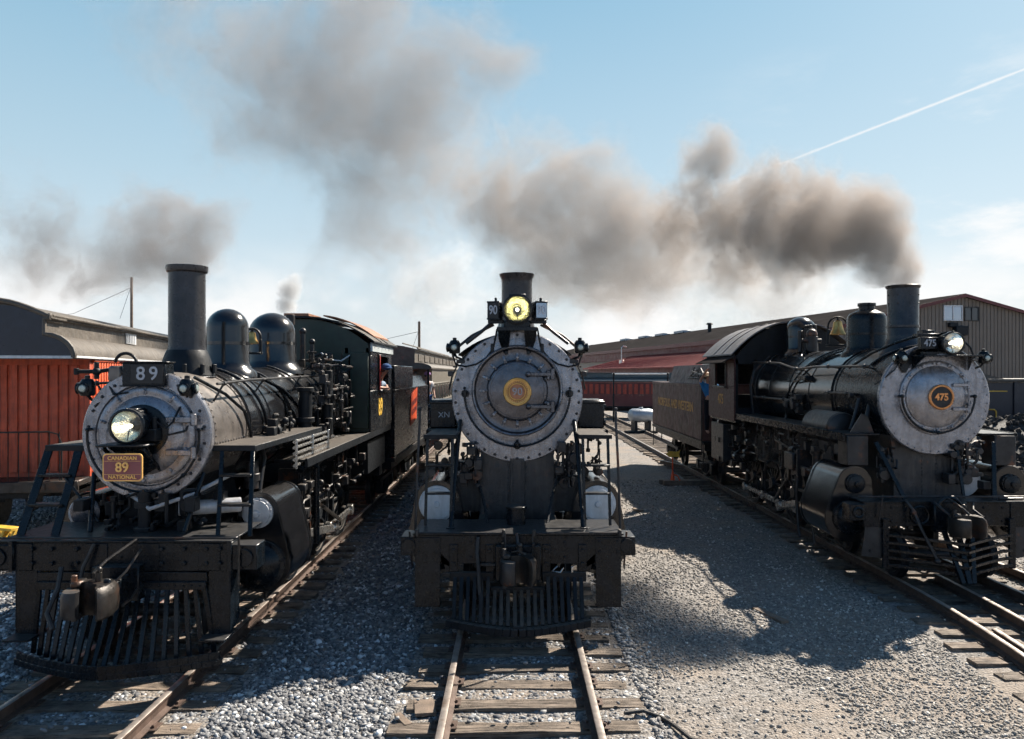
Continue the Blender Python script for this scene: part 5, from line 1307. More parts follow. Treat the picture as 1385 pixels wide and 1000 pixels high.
for ti, (xf, ystart) in enumerate(tracks):
    T = thing('railway_track', labels[ti], 'railway track', (0, 0, 0), 0, 'railway tracks in the yard', 'structure')
    off = {0: .1, 1: .13, 2: .33}[ti]
    tys = [6.03 + off + .523 * k + rnd.uniform(-.03, .03) for k in range(99)]
    TIEY.append(tys)
    for s in (-1, 1):
        b = MB(); rail(b, (lambda y, s=s: xf(y) + s * .7525), ystart, 58 if ti < 2 else 75, .8 if ti == 2 else 3)
        for y in tys[:60]:
            x = xf(y) + s * .7525
            b.box(x - .13, x + .13, y - .09, y + .09, -.150, -.140, .002)
            for u in (-.085, .085): b.box(x + u - .014, x + u + .014, y - .03 * (1 if u > 0 else -1) - .014, y - .03 * (1 if u > 0 else -1) + .014, -.14, -.112, .003)
        for yj in (9.3 + ti * .8, 20.3):
            x = xf(yj) + s * .7525
            for u in (-.022, .022): b.box(x + u - .008, x + u + .008, yj - .32, yj + .32, -.112, -.05, .004)
            for k in range(4): b.cyl((x - .05, yj - .24 + k * .16, -.08), (x + .05, yj - .24 + k * .16, -.08), .014, n=6)
        b.build('rail', [M_RUSTRAIL, M_RAILTOP], T)
    for k, y in enumerate(tys):
        v_ = rnd.randrange(4)
        if v_ not in tie_protos:
            o = tie_mesh(v_).build('tie', M_TIE, T); tie_protos[v_] = o
        else:
            o = tie_protos[v_].copy(); COL.objects.link(o); o.parent = T
        o.location = (xf(y) + rnd.uniform(-.07, .07), y, -(.160 if ti < 2 else .146) - rnd.uniform(0, .014)); o.rotation_euler = (0, 0, rnd.uniform(-.03, .03) + (math.pi if rnd.random() < .5 else 0))
# turnout rails beside the right-hand track
T = thing('turnout_rails', 'extra curved switch rails between and beside the rightmost track', 'rails', (0, 0, 0), 0, None, 'structure')
b = MB(); rail(b, lambda y: X4C(y) + .05 + .012 * (14 - y) ** 1.4 * -1 if y < 14 else X4C(y), 6.5, 13.0, .5); b.build('rail', [M_RUSTRAIL, M_RAILTOP], T)
b = MB(); rail(b, lambda y: 8.62 - .02 * (13 - y) ** 2 * .5, 6.5, 30, .8); b.build('rail', [M_RUSTRAIL, M_RAILTOP], T)
b = MB(); rail(b, lambda y: X4C(y) - .7525 + .14, 8.2, 10.2, .5); b.build('guard_rail', [M_RUSTRAIL, M_RAILTOP], T)

# scattered ballast stones: one object
def stones():
    q = np.random.default_rng(5)
    ph = (1 + 5 ** .5) / 2
    ico = np.array([(-1, ph, 0), (1, ph, 0), (-1, -ph, 0), (1, -ph, 0), (0, -1, ph), (0, 1, ph), (0, -1, -ph), (0, 1, -ph), (ph, 0, -1), (ph, 0, 1), (-ph, 0, -1), (-ph, 0, 1)], float)
    ico /= np.linalg.norm(ico[0])
    tri = np.array([(0, 11, 5), (0, 5, 1), (0, 1, 7), (0, 7, 10), (0, 10, 11), (1, 5, 9), (5, 11, 4), (11, 10, 2), (10, 7, 6), (7, 1, 8), (3, 9, 4), (3, 4, 2), (3, 2, 6), (3, 6, 8), (3, 8, 9), (4, 9, 5), (2, 4, 11), (6, 2, 10), (8, 6, 7), (9, 8, 1)])
    pts = []
    def region(y0, y1, dens, r0, r1):
        area = (y1 - y0) * (.7 * (y0 + y1) + 1.2); N_ = int(area * dens)
        y = q.uniform(y0, y1, N_); x = q.uniform(-1, 1, N_) * (.70 * y + .6); r = q.uniform(r0, r1, N_)
        return x, y, r
    for args in ((6.4, 9, 1500, .008, .030), (6.4, 12, 60, .028, .042), (9, 12, 1000, .010, .032), (12, 17, 420, .016, .036), (17, 26, 120, .022, .045)):
        x, y, r = region(*args)
        keep = np.ones(len(x), bool)
        right = x > 1.6
        keep &= ~(right & (q.uniform(0, 1, len(x)) < .42))
        r = np.where(right, r * .72, r * 1.12)
        # bare trodden patch at the lower right
        d = np.hypot((x - 2.5) / 1.0, (y - 8.0) / 1.3)
        keep &= ~((d < 1) & (q.uniform(0, 1, len(x)) < .80))
        z = -.205 + .018 * np.sin(x * 1.3 + y * .7) + .012 * np.sin(x * 3.1 - y * 1.9) + .010 * np.sin(y * 2.3 + 1) + r * .25
        for ti, (xf, _) in enumerate(tracks):
            c = -4.37 if ti == 0 else (.08 if ti == 1 else 7.05 - .019 * np.clip(12.5 - y, 0, None) ** 2)
            for s in (-1, 1): keep &= np.abs(x - (c + s * .7525)) > .085
            ty = np.array(TIEY[ti]); idx = np.clip(np.searchsorted(ty, y), 1, len(ty) - 1)
            dmin = np.minimum(np.abs(ty[idx] - y), np.abs(ty[idx - 1] - y))
            on = (np.abs(x - c) < 1.33) & (dmin < .125)
            keep &= ~(on & (q.uniform(0, 1, len(x)) < .99))
            z = np.where(on, -.14 + r * .4, np.where(np.abs(x - c) < 1.33, z - .022, z))
        pts.append((x[keep], y[keep], z[keep], r[keep]))
    x, y, z, r = (np.concatenate([p[k] for p in pts]) for k in range(4))
    n = len(x)
    sc = q.uniform(.50, 1.45, (n, 1, 3)) * r[:, None, None]
    V = ico[None] * sc * q.uniform(.62, 1.25, (n, 12, 1))
    a = q.uniform(0, 2 * np.pi, n); ca, sa = np.cos(a), np.sin(a); bt = q.uniform(-.8, .8, n); cb, sb = np.cos(bt), np.sin(bt)
    Y2 = V[..., 1] * cb[:, None] - V[..., 2] * sb[:, None]; Z2 = V[..., 1] * sb[:, None] + V[..., 2] * cb[:, None]
    X3 = V[..., 0] * ca[:, None] - Y2 * sa[:, None]; Y3 = V[..., 0] * sa[:, None] + Y2 * ca[:, None]
    V = np.stack([X3 + x[:, None], Y3 + y[:, None], Z2 * .8 + z[:, None]], -1).reshape(-1, 3)
    Fc = (tri[None] + (np.arange(n) * 12)[:, None, None]).reshape(-1)
    me = bpy.data.meshes.new('gravel'); me.vertices.add(len(V)); me.vertices.foreach_set('co', V.astype(np.float32).ravel())
    nl = len(Fc); me.loops.add(nl); me.loops.foreach_set('vertex_index', Fc.astype(np.int32))
    me.polygons.add(nl // 3); me.polygons.foreach_set('loop_start', np.arange(0, nl, 3, dtype=np.int32)); me.polygons.foreach_set('loop_total', np.full(nl // 3, 3, np.int32))
    at = me.attributes.new('tone', 'FLOAT', 'POINT'); at.data.foreach_set('value', np.repeat(q.uniform(0, 1, n), 12).astype(np.float32))
    at2 = me.attributes.new('pale', 'FLOAT', 'POINT'); at2.data.foreach_set('value', np.repeat(np.clip((x - .9) / 1.2, 0, 1), 12).astype(np.float32))  # blends from the shade tint at left to the sunlit tint at right
    me.update(); me.validate()
    m = bpy.data.materials.new('gravel_stone'); m.use_nodes = True; nn_ = NT(m.node_tree); bs = nn_.n['Principled BSDF']
    an = nn_.new('ShaderNodeAttribute'); an.attribute_name = 'tone'
    cr = nn_.new('ShaderNodeValToRGB'); nn_.link(an.outputs['Fac'], cr.inputs[0]); e = cr.color_ramp.elements
    e[0].position = 0; e[0].color = (.035, .034, .036, 1); e[1].position = 1; e[1].color = (.62, .60, .57, 1)
    for p_, c_ in ((.25, (.075, .073, .074, 1)), (.5, (.125, .117, .108, 1)), (.7, (.17, .162, .155, 1)), (.87, (.26, .24, .21, 1))):
        k = e.new(p_); k.color = c_
    tcn = nn_.new('ShaderNodeTexCoord')
    col = nn_.mix(nn_.noise(tcn.outputs['Object'], 60, 4, .6), cr.outputs[0], (.11, .10, .092), 'MIX')
    col2 = nn_.mix(.45, cr.outputs[0], col)
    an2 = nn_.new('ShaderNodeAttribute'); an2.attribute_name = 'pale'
    sun_warm = nn_.mix(.5, nn_.mix(1.0, col2, (1.95, 1.88, 1.78), 'MULTIPLY'), (.27, .25, .222))  # warmer, brighter stones paint sunlight into the right-hand ground
    shade_cool = nn_.mix(1.0, col2, (1.32, 1.42, 1.55), 'MULTIPLY')  # bluish tint paints the cool shade into the left-hand stones
    nn_.link(nn_.mix(an2.outputs['Fac'], shade_cool, sun_warm), bs.inputs['Base Color']); bs.inputs['Roughness'].default_value = .75
    me.materials.append(m)
    o = bpy.data.objects.new('gravel', me); COL.objects.link(o)
    o['kind'] = 'stuff'; o['label'] = 'crushed grey stone ballast spread between and around the tracks'; o['category'] = 'gravel'
stones()

# ================================================================== CARS, BUILDINGS
def roof_profile(hw, ze, chw, zc0, zc1, zp):
    p = [(hw + .06, ze - .05), (hw + .07, ze)]
    for i in range(1, 6):
        t = i / 5; p.append((hw + .07 - (hw + .07 - chw) * (1 - math.cos(t * math.pi / 2)) ** .9, ze + (zc0 - ze) * math.sin(t * math.pi / 2)))
    p[-1] = (chw, zc0)
    p += [(chw, zc1), (chw + .08, zc1 + .015), (chw + .08, zc1 + .05)]
    for i in range(1, 7): p.append((chw + .08 - (chw + .08) * i / 6, zc1 + .05 + (zp - zc1 - .05) * math.sin(i / 6 * math.pi / 2)))
    return p + [(-x, z) for x, z in p[-2::-1]]
# red coach at the far left: local x from -2.9 (far side) to 0 (near side), y along the car
CR = thing('passenger_coach', 'orange-red wooden coach with a tan canvas clerestory roof at the far left', 'railway coach', (-8.9, 16.0, 0), R(11.4))
b = MB(); b.box(-2.9, 0, .75, 18, 1.14, 3.68, .01); b.build('side_wall', M_ORANGE, CR)
b = MB()
for k in range(92): b.box(0, .022, .78 + k * .187, .78 + k * .187 + .10, 1.30, 3.62, .006)
b.box(0, .05, .75, 18, 3.60, 3.69); b.box(0, .05, .75, 18, 1.12, 1.25); b.build('siding', M_ORANGE, CR)
b = MB()
b.box(-2.9, -.0, .70, .76, 1.15, 3.68)
for k in range(14):
    x = -.06 - k * .195
    if 9 <= k <= 10: continue
    b.box(x - .15, x - .0, .665, .70, 1.25, 3.55, .008)
b.box(-.10, 0, .60, .72, 1.14, 3.68); b.box(-2.9, -.0, .62, .72, 3.52, 3.68); b.build('end_wall', M_ORANGE_SHADE, CR)
b = MB(); b.box(-2.15, -1.75, .655, .70, 1.25, 3.5); b.build('end_door', M_MAROON, CR)
b = MB(); b.box(-2.62, -2.38, -.05, .08, 1.1, 3.66, .01); b.build('corner_post', M_WEATH, CR)
b = MB()
b.tube([(-2.3, .0, 1.15), (-2.3, .0, 2.1), (-2.25, .0, 2.15), (-.6, .0, 2.15), (-.42, .0, 2.1), (-.35, .0, 1.9), (-.35, .0, 1.15)], .018)
for k in range(10): b.tube([(-2.1 + k * .19, .0, 1.15), (-2.1 + k * .19, .0, 2.15)], .010)
b.build('end_railing', M_WORN, CR)
b = MB(); b.box(-2.9, 0, -.1, .75, 1.02, 1.15, .02); b.box(-2.9, 0, -.15, -.05, .92, 1.16, .02); b.box(-.9, -.6, -.17, -.15, .98, 1.1); b.build('end_platform', M_WORN, CR)
b = MB(); b.box(-2.8, -.1, .8, 18, .95, 1.12); b.box(-2.1, -.8, .0, 18, .8, 1.0); b.build('underframe', M_DULL, CR)
pr = roof_profile(1.45, 3.70, .98, 4.12, 4.42, 4.78)
b = MB(); b.prism([(x - 1.45, -.55, z) for x, z in pr], (0, 18.9, 0)); rf = b.build('roof', M_TAN, CR)
b = MB()
q = random.Random(2)
b.tube([(p[0] - 1.45, -.57, p[1] + .01) for p in pr[:len(pr) // 2 + 1]], .055, 8)
for k in (7, 9): b.box(pr[k][0] - 1.45 - .02, pr[k][0] - 1.40, -.6, .3, pr[k][1] - .05, pr[k][1] + .07, .02)
b.tube([(.02, -.5, 3.74), (.02, 18, 3.74)], .03, 8); b.tube([(-.36, -.5, 4.50), (-.36, 18, 4.50)], .035, 8)
b.build('roof_edge', M_TAN, rf)
b = MB(); b.box(.075, .09, -.5, 18.2, 3.655, 3.70); b.box(-2.95, .05, -.58, -.555, 3.64, 3.70); b.build('roof_gutter', M_WHITE, rf)
b = MB(); b.prism([(x * .97 - 1.45, -.575, min(z, 4.7) - .02) for x, z in pr], (0, .02, 0)); b.build('roof_end_panel', M_NAVY, rf)
b = MB()
for k in range(5): b.box(-.445, -.425, 5.05 + k * .16, 5.13 + k * .16, 4.17, 4.40)
b.box(-.47, -.44, 4.95, 5.9, 4.14, 4.43); b.build('roof_vent', M_WHITE, rf)
for yy in (2.6, 15.5):
    b = MB()
    for s in (-.75, -2.15):
        for dy in (-.9, .9): b.lathe([(0, -.05), (.42, -.05), (.45, .0), (.42, .06), (0, .06)], (s, yy + dy, .43), (1, 0, 0), 28)
        b.bar((s + .15, yy - 1.2, .62), (s + .15, yy + 1.2, .62), .10, .18, side=(1, 0, 0))
    b.box(-2.3, -.6, yy - .3, yy + .3, .5, .85); b.build('truck', M_DULL, CR)

def coach(x, y0, Ln, label, side, roofm, wincol, hw=1.45, ze=3.55, zp=4.36, zw=(2.35, 2.86), rz=0, n=12, zb=1.1, trim=None, chw=.92):
    T = thing('passenger_coach', label, 'railway coach', (x, y0, 0), rz)
    b = MB(); b.box(-hw, hw, .9, Ln - .9, zb, ze - .02, .01); b.build('body', side, T)
    pr = roof_profile(hw, ze, chw, ze + .18, ze + .60, zp)
    b = MB(); b.prism([(px, 0, z) for px, z in pr], (0, Ln, 0))
    for k in range(9):
        for s in (1, -1): b.box(s * (chw + .005), s * (chw + .03), 1 + k * Ln / 10, 1 + k * Ln / 10 + Ln / 14, ze + .24, ze + .5, .004)
    for s in (1, -1): b.tube([(s * (chw + .1), 0, zp - .03 - .1), (s * (chw + .1), Ln, zp - .13)], .03, 6); b.tube([(s * .5, 0, zp + .05), (s * .5, Ln, zp + .05)], .025, 6)
    b.build('roof', roofm, T)
    b = MB()
    for s in (1, -1): b.box(s * hw, s * (hw + .03), .9, Ln - .9, zw[0] - .14, zw[0] - .08); b.box(s * hw, s * (hw + .03), .9, Ln - .9, zw[1] + .08, zw[1] + .13)
    b.build('belt_rail', trim or side, T)
    st = (Ln - 3) / n
    for s in (1, -1):
        for k in range(n):
            b = MB(); y = 1.6 + k * st; b.box(s * hw, s * (hw + .012), y, y + st * .62, zw[0], zw[1], .004); w_ = b.build('window', wincol, T)
            f = MB(); f.box(s * (hw + .0), s * (hw + .03), y - .05, y, zw[0] - .05, zw[1] + .05); f.box(s * hw, s * (hw + .03), y + st * .62, y + st * .62 + .05, zw[0] - .05, zw[1] + .05); f.build('frame', trim or side, w_)
    b = MB(); b.box(-hw, hw, 0, Ln, zb - .15, zb, .01); b.box(-hw + .5, hw - .5, 1, Ln - 1, zb - .4, zb - .15); b.box(-.5, .5, .86, .92, zb, ze - .2)
    for s in (1, -1):
        b.tube([(s * (hw - .05), .05, zb), (s * (hw - .05), .05, ze - .02)], .04)
        for yy in (.05,): b.tube([(s * .4, yy, zb), (s * .4, yy, zb + .95), (s * (hw - .05), yy, zb + .95)], .02)
    b.build('platform_frame', M_DULL, T)
    truck(T, 2.8, 1.9, .43); truck(T, Ln - 2.8, 1.9, .43)
    return T
CT = coach(-4.37, 27.5, 20, 'drab tan clerestory coach coupled behind the black tender of locomotive 89', M_TANSIDE, M_TAN, M_WINDOW, n=14)
CM = coach(16.2, 60, 22, 'maroon coach with orange window shades and grey-teal roof before the maroon building', M_MARWALL, M_TEALROOF, M_WINRED, hw=1.4, ze=2.75, zp=3.15, zw=(1.75, 2.5), rz=R(79), n=44, zb=.8, chw=.8)

# long grey building with gable end
B = thing('workshop_building', 'long grey ribbed-metal workshop with a maroon-trimmed gable behind locomotive 475', 'building', (33.1, 57, -.2), math.atan2(.16, .987))
b = MB(); b.prism([(-10.7, 0, 0), (10.7, 0, 0), (10.7, 0, 6.65), (0, 0, 9.18), (-10.7, 0, 6.65)], (0, .2, 0)); b.build('gable_wall', M_SEAM, B)
b = MB()
for k in range(71):
    x = -10.68 + k * .3015; h0 = 9.16 - abs(x) * .2364; h1 = 9.16 - abs(x + .25) * .2364
    b.prism([(x, -.03, 0), (x + .25, -.03, 0), (x + .25, -.03, h1), (x, -.03, h0)], (0, .03, 0))
b.build('siding', M_GREYSIDE, B)
b = MB(); b.box(-10.7, -10.5, .2, 108, 0, 6.6); b.box(10.5, 10.7, .2, 108, 0, 6.6); b.build('side_wall', M_GREYSIDE2, B)
b = MB(); b.prism([(-10.7, 107.8, 0), (10.7, 107.8, 0), (10.7, 107.8, 6.65), (0, 107.8, 9.18), (-10.7, 107.8, 6.65)], (0, .2, 0)); b.build('rear_gable', M_GREYSIDE, B)
b = MB()
for s in (1, -1):
    b.prism([(0, -.3, 9.22), (s * 11.1, -.3, 6.58), (s * 11.1, -.3, 6.70), (0, -.3, 9.38)], (0, 108.6, 0))
rf = b.build('roof', M_DARKROOF, B)
b = MB()
for s in (1, -1):
    b.prism([(s * .0, -.36, 9.12), (s * 11.15, -.36, 6.44), (s * 11.15, -.36, 6.68), (0, -.36, 9.36)], (0, .06, 0))
b.box(-11.2, -11.1, -.3, 108, 6.3, 6.7); b.build('roof_trim', M_MARTRIM, rf)
b = MB()
for y in (52, 60, 68, 78): b.box(-1.0, .2, y, y + 3.5, 9.2, 9.55, .05)
b.build('ridge_vent', M_PALEROOF, rf)
b = MB(); b.cyl((-4, 36, 8.2), (-4, 36, 9.3), .22, n=14); b.cyl((-4, 36, 9.3), (-4, 36, 9.5), .42, .3, n=14); b.build('roof_stack', M_DULL, rf)
b = MB(); b.box(-10.98, -10.72, .5, 107, 5.2, 6.55); b.build('upper_band', M_MARWALL, B)
for x0, x1, z0, z1, fm, pm in ((-1.55, -.15, 7.45, 8.45, M_WHITE, M_PANE), (.15, 1.2, 7.45, 8.35, M_NUMBLACK, M_WINDOW)):
    b = MB(); b.box(x0, x1, -.05, -.005, z0, z1); w_ = b.build('window', pm, B)
    f = MB(); t = .07
    f.box(x0 - t, x0, -.10, -.0, z0 - t, z1 + t); f.box(x1, x1 + t, -.10, 0, z0 - t, z1 + t); f.box(x0, x1, -.10, 0, z1, z1 + t); f.box(x0, x1, -.10, 0, z0 - t, z0); f.box((x0 + x1) / 2 - .04, (x0 + x1) / 2 + .04, -.1, 0, z0, z1)
    f.build('frame', fm, w_)
b = MB(); b.box(-.9, .1, -.5, -.02, 6.3, 7.0, .05); b.box(-1.3, -.6, -.35, -.02, 6.9, 7.25, .05); b.build('vent_fan', M_DULL, B)
LB = thing('lean_to_building', 'low maroon building with a sloping maroon metal roof against the long workshop', 'building', (33.1, 57, -.2), math.atan2(.16, .987))
b = MB(); b.box(-16.7, -10.75, 5, 44, 0, 4.15); b.prism([(-16.7, 43.9, 4.1), (-10.75, 43.9, 4.1), (-10.75, 43.9, 5.6)], (0, .1, 0)); b.prism([(-16.7, 5, 4.1), (-10.75, 5, 4.1), (-10.75, 5, 5.6)], (0, .1, 0)); b.build('wall', M_MARWALL, LB)
b = MB(); b.prism([(-17.2, 4.6, 4.0), (-10.74, 4.6, 5.62), (-10.74, 4.6, 5.75), (-17.2, 4.6, 4.13)], (0, 40, 0))
for k in range(66): b.bar((-17.2, 4.9 + k * .6, 4.14), (-10.76, 4.9 + k * .6, 5.76), .05, .05)
rf = b.build('roof', M_MARROOF, LB)
b = MB(); b.cyl((-14.8, 36, 4.6), (-14.8, 36, 5.1), .3, n=14); b.tube([(-14.8, 36, 5.0), (-14.8, 36, 6.5), (-14.6, 36, 6.7), (-14.2, 36, 6.6)], .07); b.build('vent_pipe', M_STEEL, rf)
for yy, w2 in ((40.5, 1.0), (30, 1.0), (20, 1.0)):
    b = MB(); b.box(-16.74, -16.70, yy, yy + w2, 1.3, 3.3); w_ = b.build('window', M_WINDOW, LB)
    f = MB(); f.box(-16.78, -16.70, yy - .12, yy, 1.2, 3.4); f.box(-16.78, -16.7, yy + w2, yy + w2 + .12, 1.2, 3.4); f.box(-16.78, -16.7, yy + w2 / 2 - .04, yy + w2 / 2 + .04, 1.3, 3.3); f.build('frame', M_MARTRIM, w_)
# white pipe on posts
p0 = W(828, 506, 56); p1 = W(905, 506, 56)
PR = thing('pipe_rack', 'long white pipe carried on dark posts in front of the maroon coach', 'pipe', (p0.x, 56, -.2))
Lp = p1.x - p0.x
b = MB(); b.cyl((0, 0, 3.5), (Lp, 0, 3.5), .055, n=12); b.build('pipe', M_WHITE, PR)
for xx in (.1, Lp - .1): b = MB(); b.box(xx - .06, xx + .06, -.06, .06, 0, 3.44, .01); b.sph((xx, 0, 3.5), .10, 10); b.build('post', M_DULL, PR)
# silver tank
p = W(867, 562, 46)
TK = thing('storage_tank', 'small silver horizontal tank lying beside the rails beyond the tender', 'tank', (p.x, p.y, 0), R(12))
b = MB(); b.lathe([(0, -.78), (.2, -.76), (.36, -.66), (.41, -.52), (.41, .52), (.36, .66), (.2, .76), (0, .78)], (0, 0, .85), (1, 0, 0), 32); b.cyl((0, 0, 1.2), (0, 0, 1.34), .12, n=14); b.lathe([(.415, -.04), (.425, -.04), (.425, .04), (.415, .04)], (-.15, 0, .85), (1, 0, 0), 32); b.build('shell', M_TANK, TK)
b = MB(); b.box(-.5, -.35, -.35, .35, -.2, .55); b.box(.35, .5, -.35, .35, -.2, .55); b.box(-.9, .9, -.4, .4, -.22, -.05); b.build('cradle', M_DULL, TK)
# switch stand
p = W(910, 652, 24.6)
SS = thing('switch_stand', 'low switch stand with a yellow-orange arrow target beside the dark tender', 'switch stand', (p.x, 24.6, -.2))
b = MB(); b.prism([(-.22, 0, .98), (-.12, 0, .89), (.16, 0, .90), (.24, 0, .84), (.20, 0, .98), (.24, 0, 1.12), (.16, 0, 1.06), (-.12, 0, 1.08)], (0, .015, 0)); b.build('arrow_target', M_YELLOW, SS)
b = MB(); b.cyl((0, .03, .2), (0, .03, .95), .022, n=8); b.cyl((0, .03, .15), (0, .03, .42), .07, .035, n=12); b.tube([(0, .03, .35), (.15, 0, .3), (.22, -.1, .12)], .02); b.build('stem', M_TAG, SS)
b = MB(); b.box(-.3, 1.5, -.12, .08, 0, .16, .01); b.box(-.35, 1.6, .3, .5, -.02, .12, .01); b.build('head_timber', M_WOOD, SS)
# timber retaining wall, coal bank and dark car at the right
TW = thing('retaining_wall', 'dark timber retaining wall holding back coal at the right edge', 'wall', (10.6, 20.4, -.2), R(-4))
b = MB()
for k in range(5): b.box(0, 14, k * .01, .22, k * .205, k * .205 + .195, .015)
b.build('plank_face', M_WOOD, TW)
b = MB()
for x in (.6, 3.2, 5.8, 8.4): b.box(x, x + .26, -.22, .0, 0, 1.2, .02)
b.build('post', M_DULL, TW)
def coalbank():
    q = random.Random(11); b = MB(); nx, ny = 60, 26; vs = []; fs = []
    for j in range(ny + 1):
        for i in range(nx + 1):
            x = 10.7 + 13 * i / nx; t = j / ny; y = 20.55 + 5 * t
            z = .75 + 1.25 * min(1, t * 2.2) + .12 * math.sin(x * 2.1) * t - (0 if t < .7 else (t - .7) * 6) + q.uniform(-.05, .05)
            vs.append((x + q.uniform(-.05, .05), y + q.uniform(-.05, .05) - .07 * (x - 10.7), z))
    for j in range(ny):
        for i in range(nx): a = j * (nx + 1) + i; fs.append((a, a + 1, a + nx + 2, a + nx + 1))
    b.add(vs, fs)
    ph = [(-1, -1, -1), (1, -1, -1), (1, 1, -1), (-1, 1, -1), (-1, -1, 1), (1, -1, 1), (1, 1, 1), (-1, 1, 1)]
    fc = [(0, 3, 2, 1), (4, 5, 6, 7), (0, 1, 5, 4), (1, 2, 6, 5), (2, 3, 7, 6), (3, 0, 4, 7)]
    for k in range(3000):
        x, y, z = vs[q.randrange(len(vs))]; x += q.uniform(-.1, .1); y += q.uniform(-.1, .1)
        s_ = q.uniform(.03, .075); Mr = Matrix.Rotation(q.uniform(0, 6), 3, Vector((q.random(), q.random(), q.random())).normalized())
        b.add([Vector((x, y, z + .02)) + Mr @ (Vector(p_) * s_ * q.uniform(.7, 1.1)) for p_ in ph], fc)
    o = b.build('coal_heap', mat('glinting_coal', (.05, .048, .047), .5, 0, .8, vscale=18, bump=.4, bscale=25, spec=.01), None, kind='stuff'); o['label'] = 'heap of coal lumps behind the timber wall'; o['category'] = 'coal'
coalbank()
DC = thing('parked_tender', 'dark navy tender with thin yellow striping parked above the coal at the right edge', 'tender', (13.5, 26.5, 0), R(-3))
b = MB(); b.box(0, 9, 0, 2.8, 1.5, 3.05, .03); b.box(3.5, 3.62, -.06, 0, 1.5, 3.05); b.build('tank', M_NAVY, DC)
b = MB(); b.box(-.1, 9.1, -.12, 2.9, 3.05, 3.16, .02); b.prism([(.6, 0, 3.16), (3.2, 0, 3.16), (2.6, 0, 3.32), (1.2, 0, 3.34)], (0, 2.5, 0)); b.build('top_deck', M_TAN, DC)
b = MB(); b.box(.5, 3.3, -.015, -.001, 2.72, 2.76); b.tube([(2.35, -.03, 1.62), (2.35, -.03, 2.05), (2.42, -.03, 2.12), (2.85, -.03, 2.12), (2.92, -.03, 2.05), (2.92, -.03, 1.62)], .022); b.box(.2, 3.3, -.03, -.001, 1.52, 1.56); b.build('yellow_stripe', M_YELLOW, DC)
b = MB(); b.box(0, 9, .2, 2.6, .7, 1.5)
for xx in (1, 2.8, 6, 7.8): b.lathe([(0, -.05), (.42, -.05), (.42, .06), (0, .06)], (xx, .3, .43), (0, 1, 0), 24)
b.build('underframe', M_DULL, DC)
# yellow folding step at the left edge
p = W(3, 722, 14.0)
YS = thing('step_stool', 'low yellow-painted step stool on the ground left of locomotive 89', 'step stool', (p.x, p.y, -.2), R(-20))
b = MB()
for k in range(2): b.box(-.28, .28, -.30 + k * .25, -.08 + k * .25, .36 * (k + 1), .36 * (k + 1) + .05, .006)
for s in (-.25, 0, .25): b.bar((s, -.35, 0), (s, .10, .72), .07, .10); b.bar((s, .45, 0), (s, .14, .72), .05, .08)
b.build('frame', M_YELLOW, YS)
# poles with a wire
for px, ptop, D, lab in ((178, 375, 60, 'tall thin pole rising behind the tan roof of the orange-red coach'), (567, 435, 62, 'tall thin pole rising behind the drab tan coach near the centre')):
    p = W(px, ptop, D); P = thing('utility_pole', lab, 'pole', (p.x, D, -.2), 0, 'thin poles on the skyline')
    b = MB(); b.cyl((0, 0, 0), (0, 0, p.z + .2), .13, .10, n=10); b.build('mast', M_WOOD, P)
    b = MB(); b.tube([(0, 0, p.z - .6), (-9, 8, p.z - 2.0), (-20, 16, p.z - 2.4)], .018, 5); b.tube([(0, 0, p.z - .4), (-.9, 0, p.z - 3.0)], .014, 5); b.build('wire', M_DULL, P)
# loose timber, hose on the ground
b = MB()
for (x0, y0, x1, y1, w_) in ((2.05, 8.05, 2.5, 7.75, .04), (1.35, 7.6, 1.62, 7.42, .05), (1.0, 8.1, 1.3, 8.25, .05)):
    pass
q = random.Random(5)
for k, (px, py, w_, l_) in enumerate(((575, 958, .22, .35), (1040, 832, .13, .75), (862, 690, .12, .4), (545, 975, .08, .3))):
    D = 3.53 * 1050 / (py - 505); X = (px - 692.5) * D / 1050; b = MB(); a = q.uniform(-.6, .6)
    b.prism([(-w_ / 2, -l_ / 2, 0), (w_ / 2, -l_ / 2, 0), (w_ / 2 * .8, l_ / 2, 0), (-w_ / 2, l_ / 2 * .9, 0)], (0, 0, .035))
    o = b.build('timber_scrap', M_WOOD, None); o.location = (X, D, -.19); o.rotation_euler = (0, 0, a)
    o['kind'] = 'thing'; tag(o, ['flat wood scrap beside the left rail of the middle track', 'narrow wooden plank lying at the shadow edge in the open gravel', 'short wood scrap in the sun right of locomotive 90', 'small wood splinter near the bottom edge left of the middle track'][k], 'wood scrap', 'wood scraps on the gravel')
b = MB(); b.tube([(1.15, 7.95, -.13), (1.35, 7.98, -.12), (1.52, 7.9, -.15), (1.62, 7.70, -.15), (1.72, 7.45, -.16), (1.9, 7.3, -.16)], .022, 8); tag(b.build('ground_cable', M_HOSE, None), 'dark cable lying over the tie ends right of the middle track', 'cable')

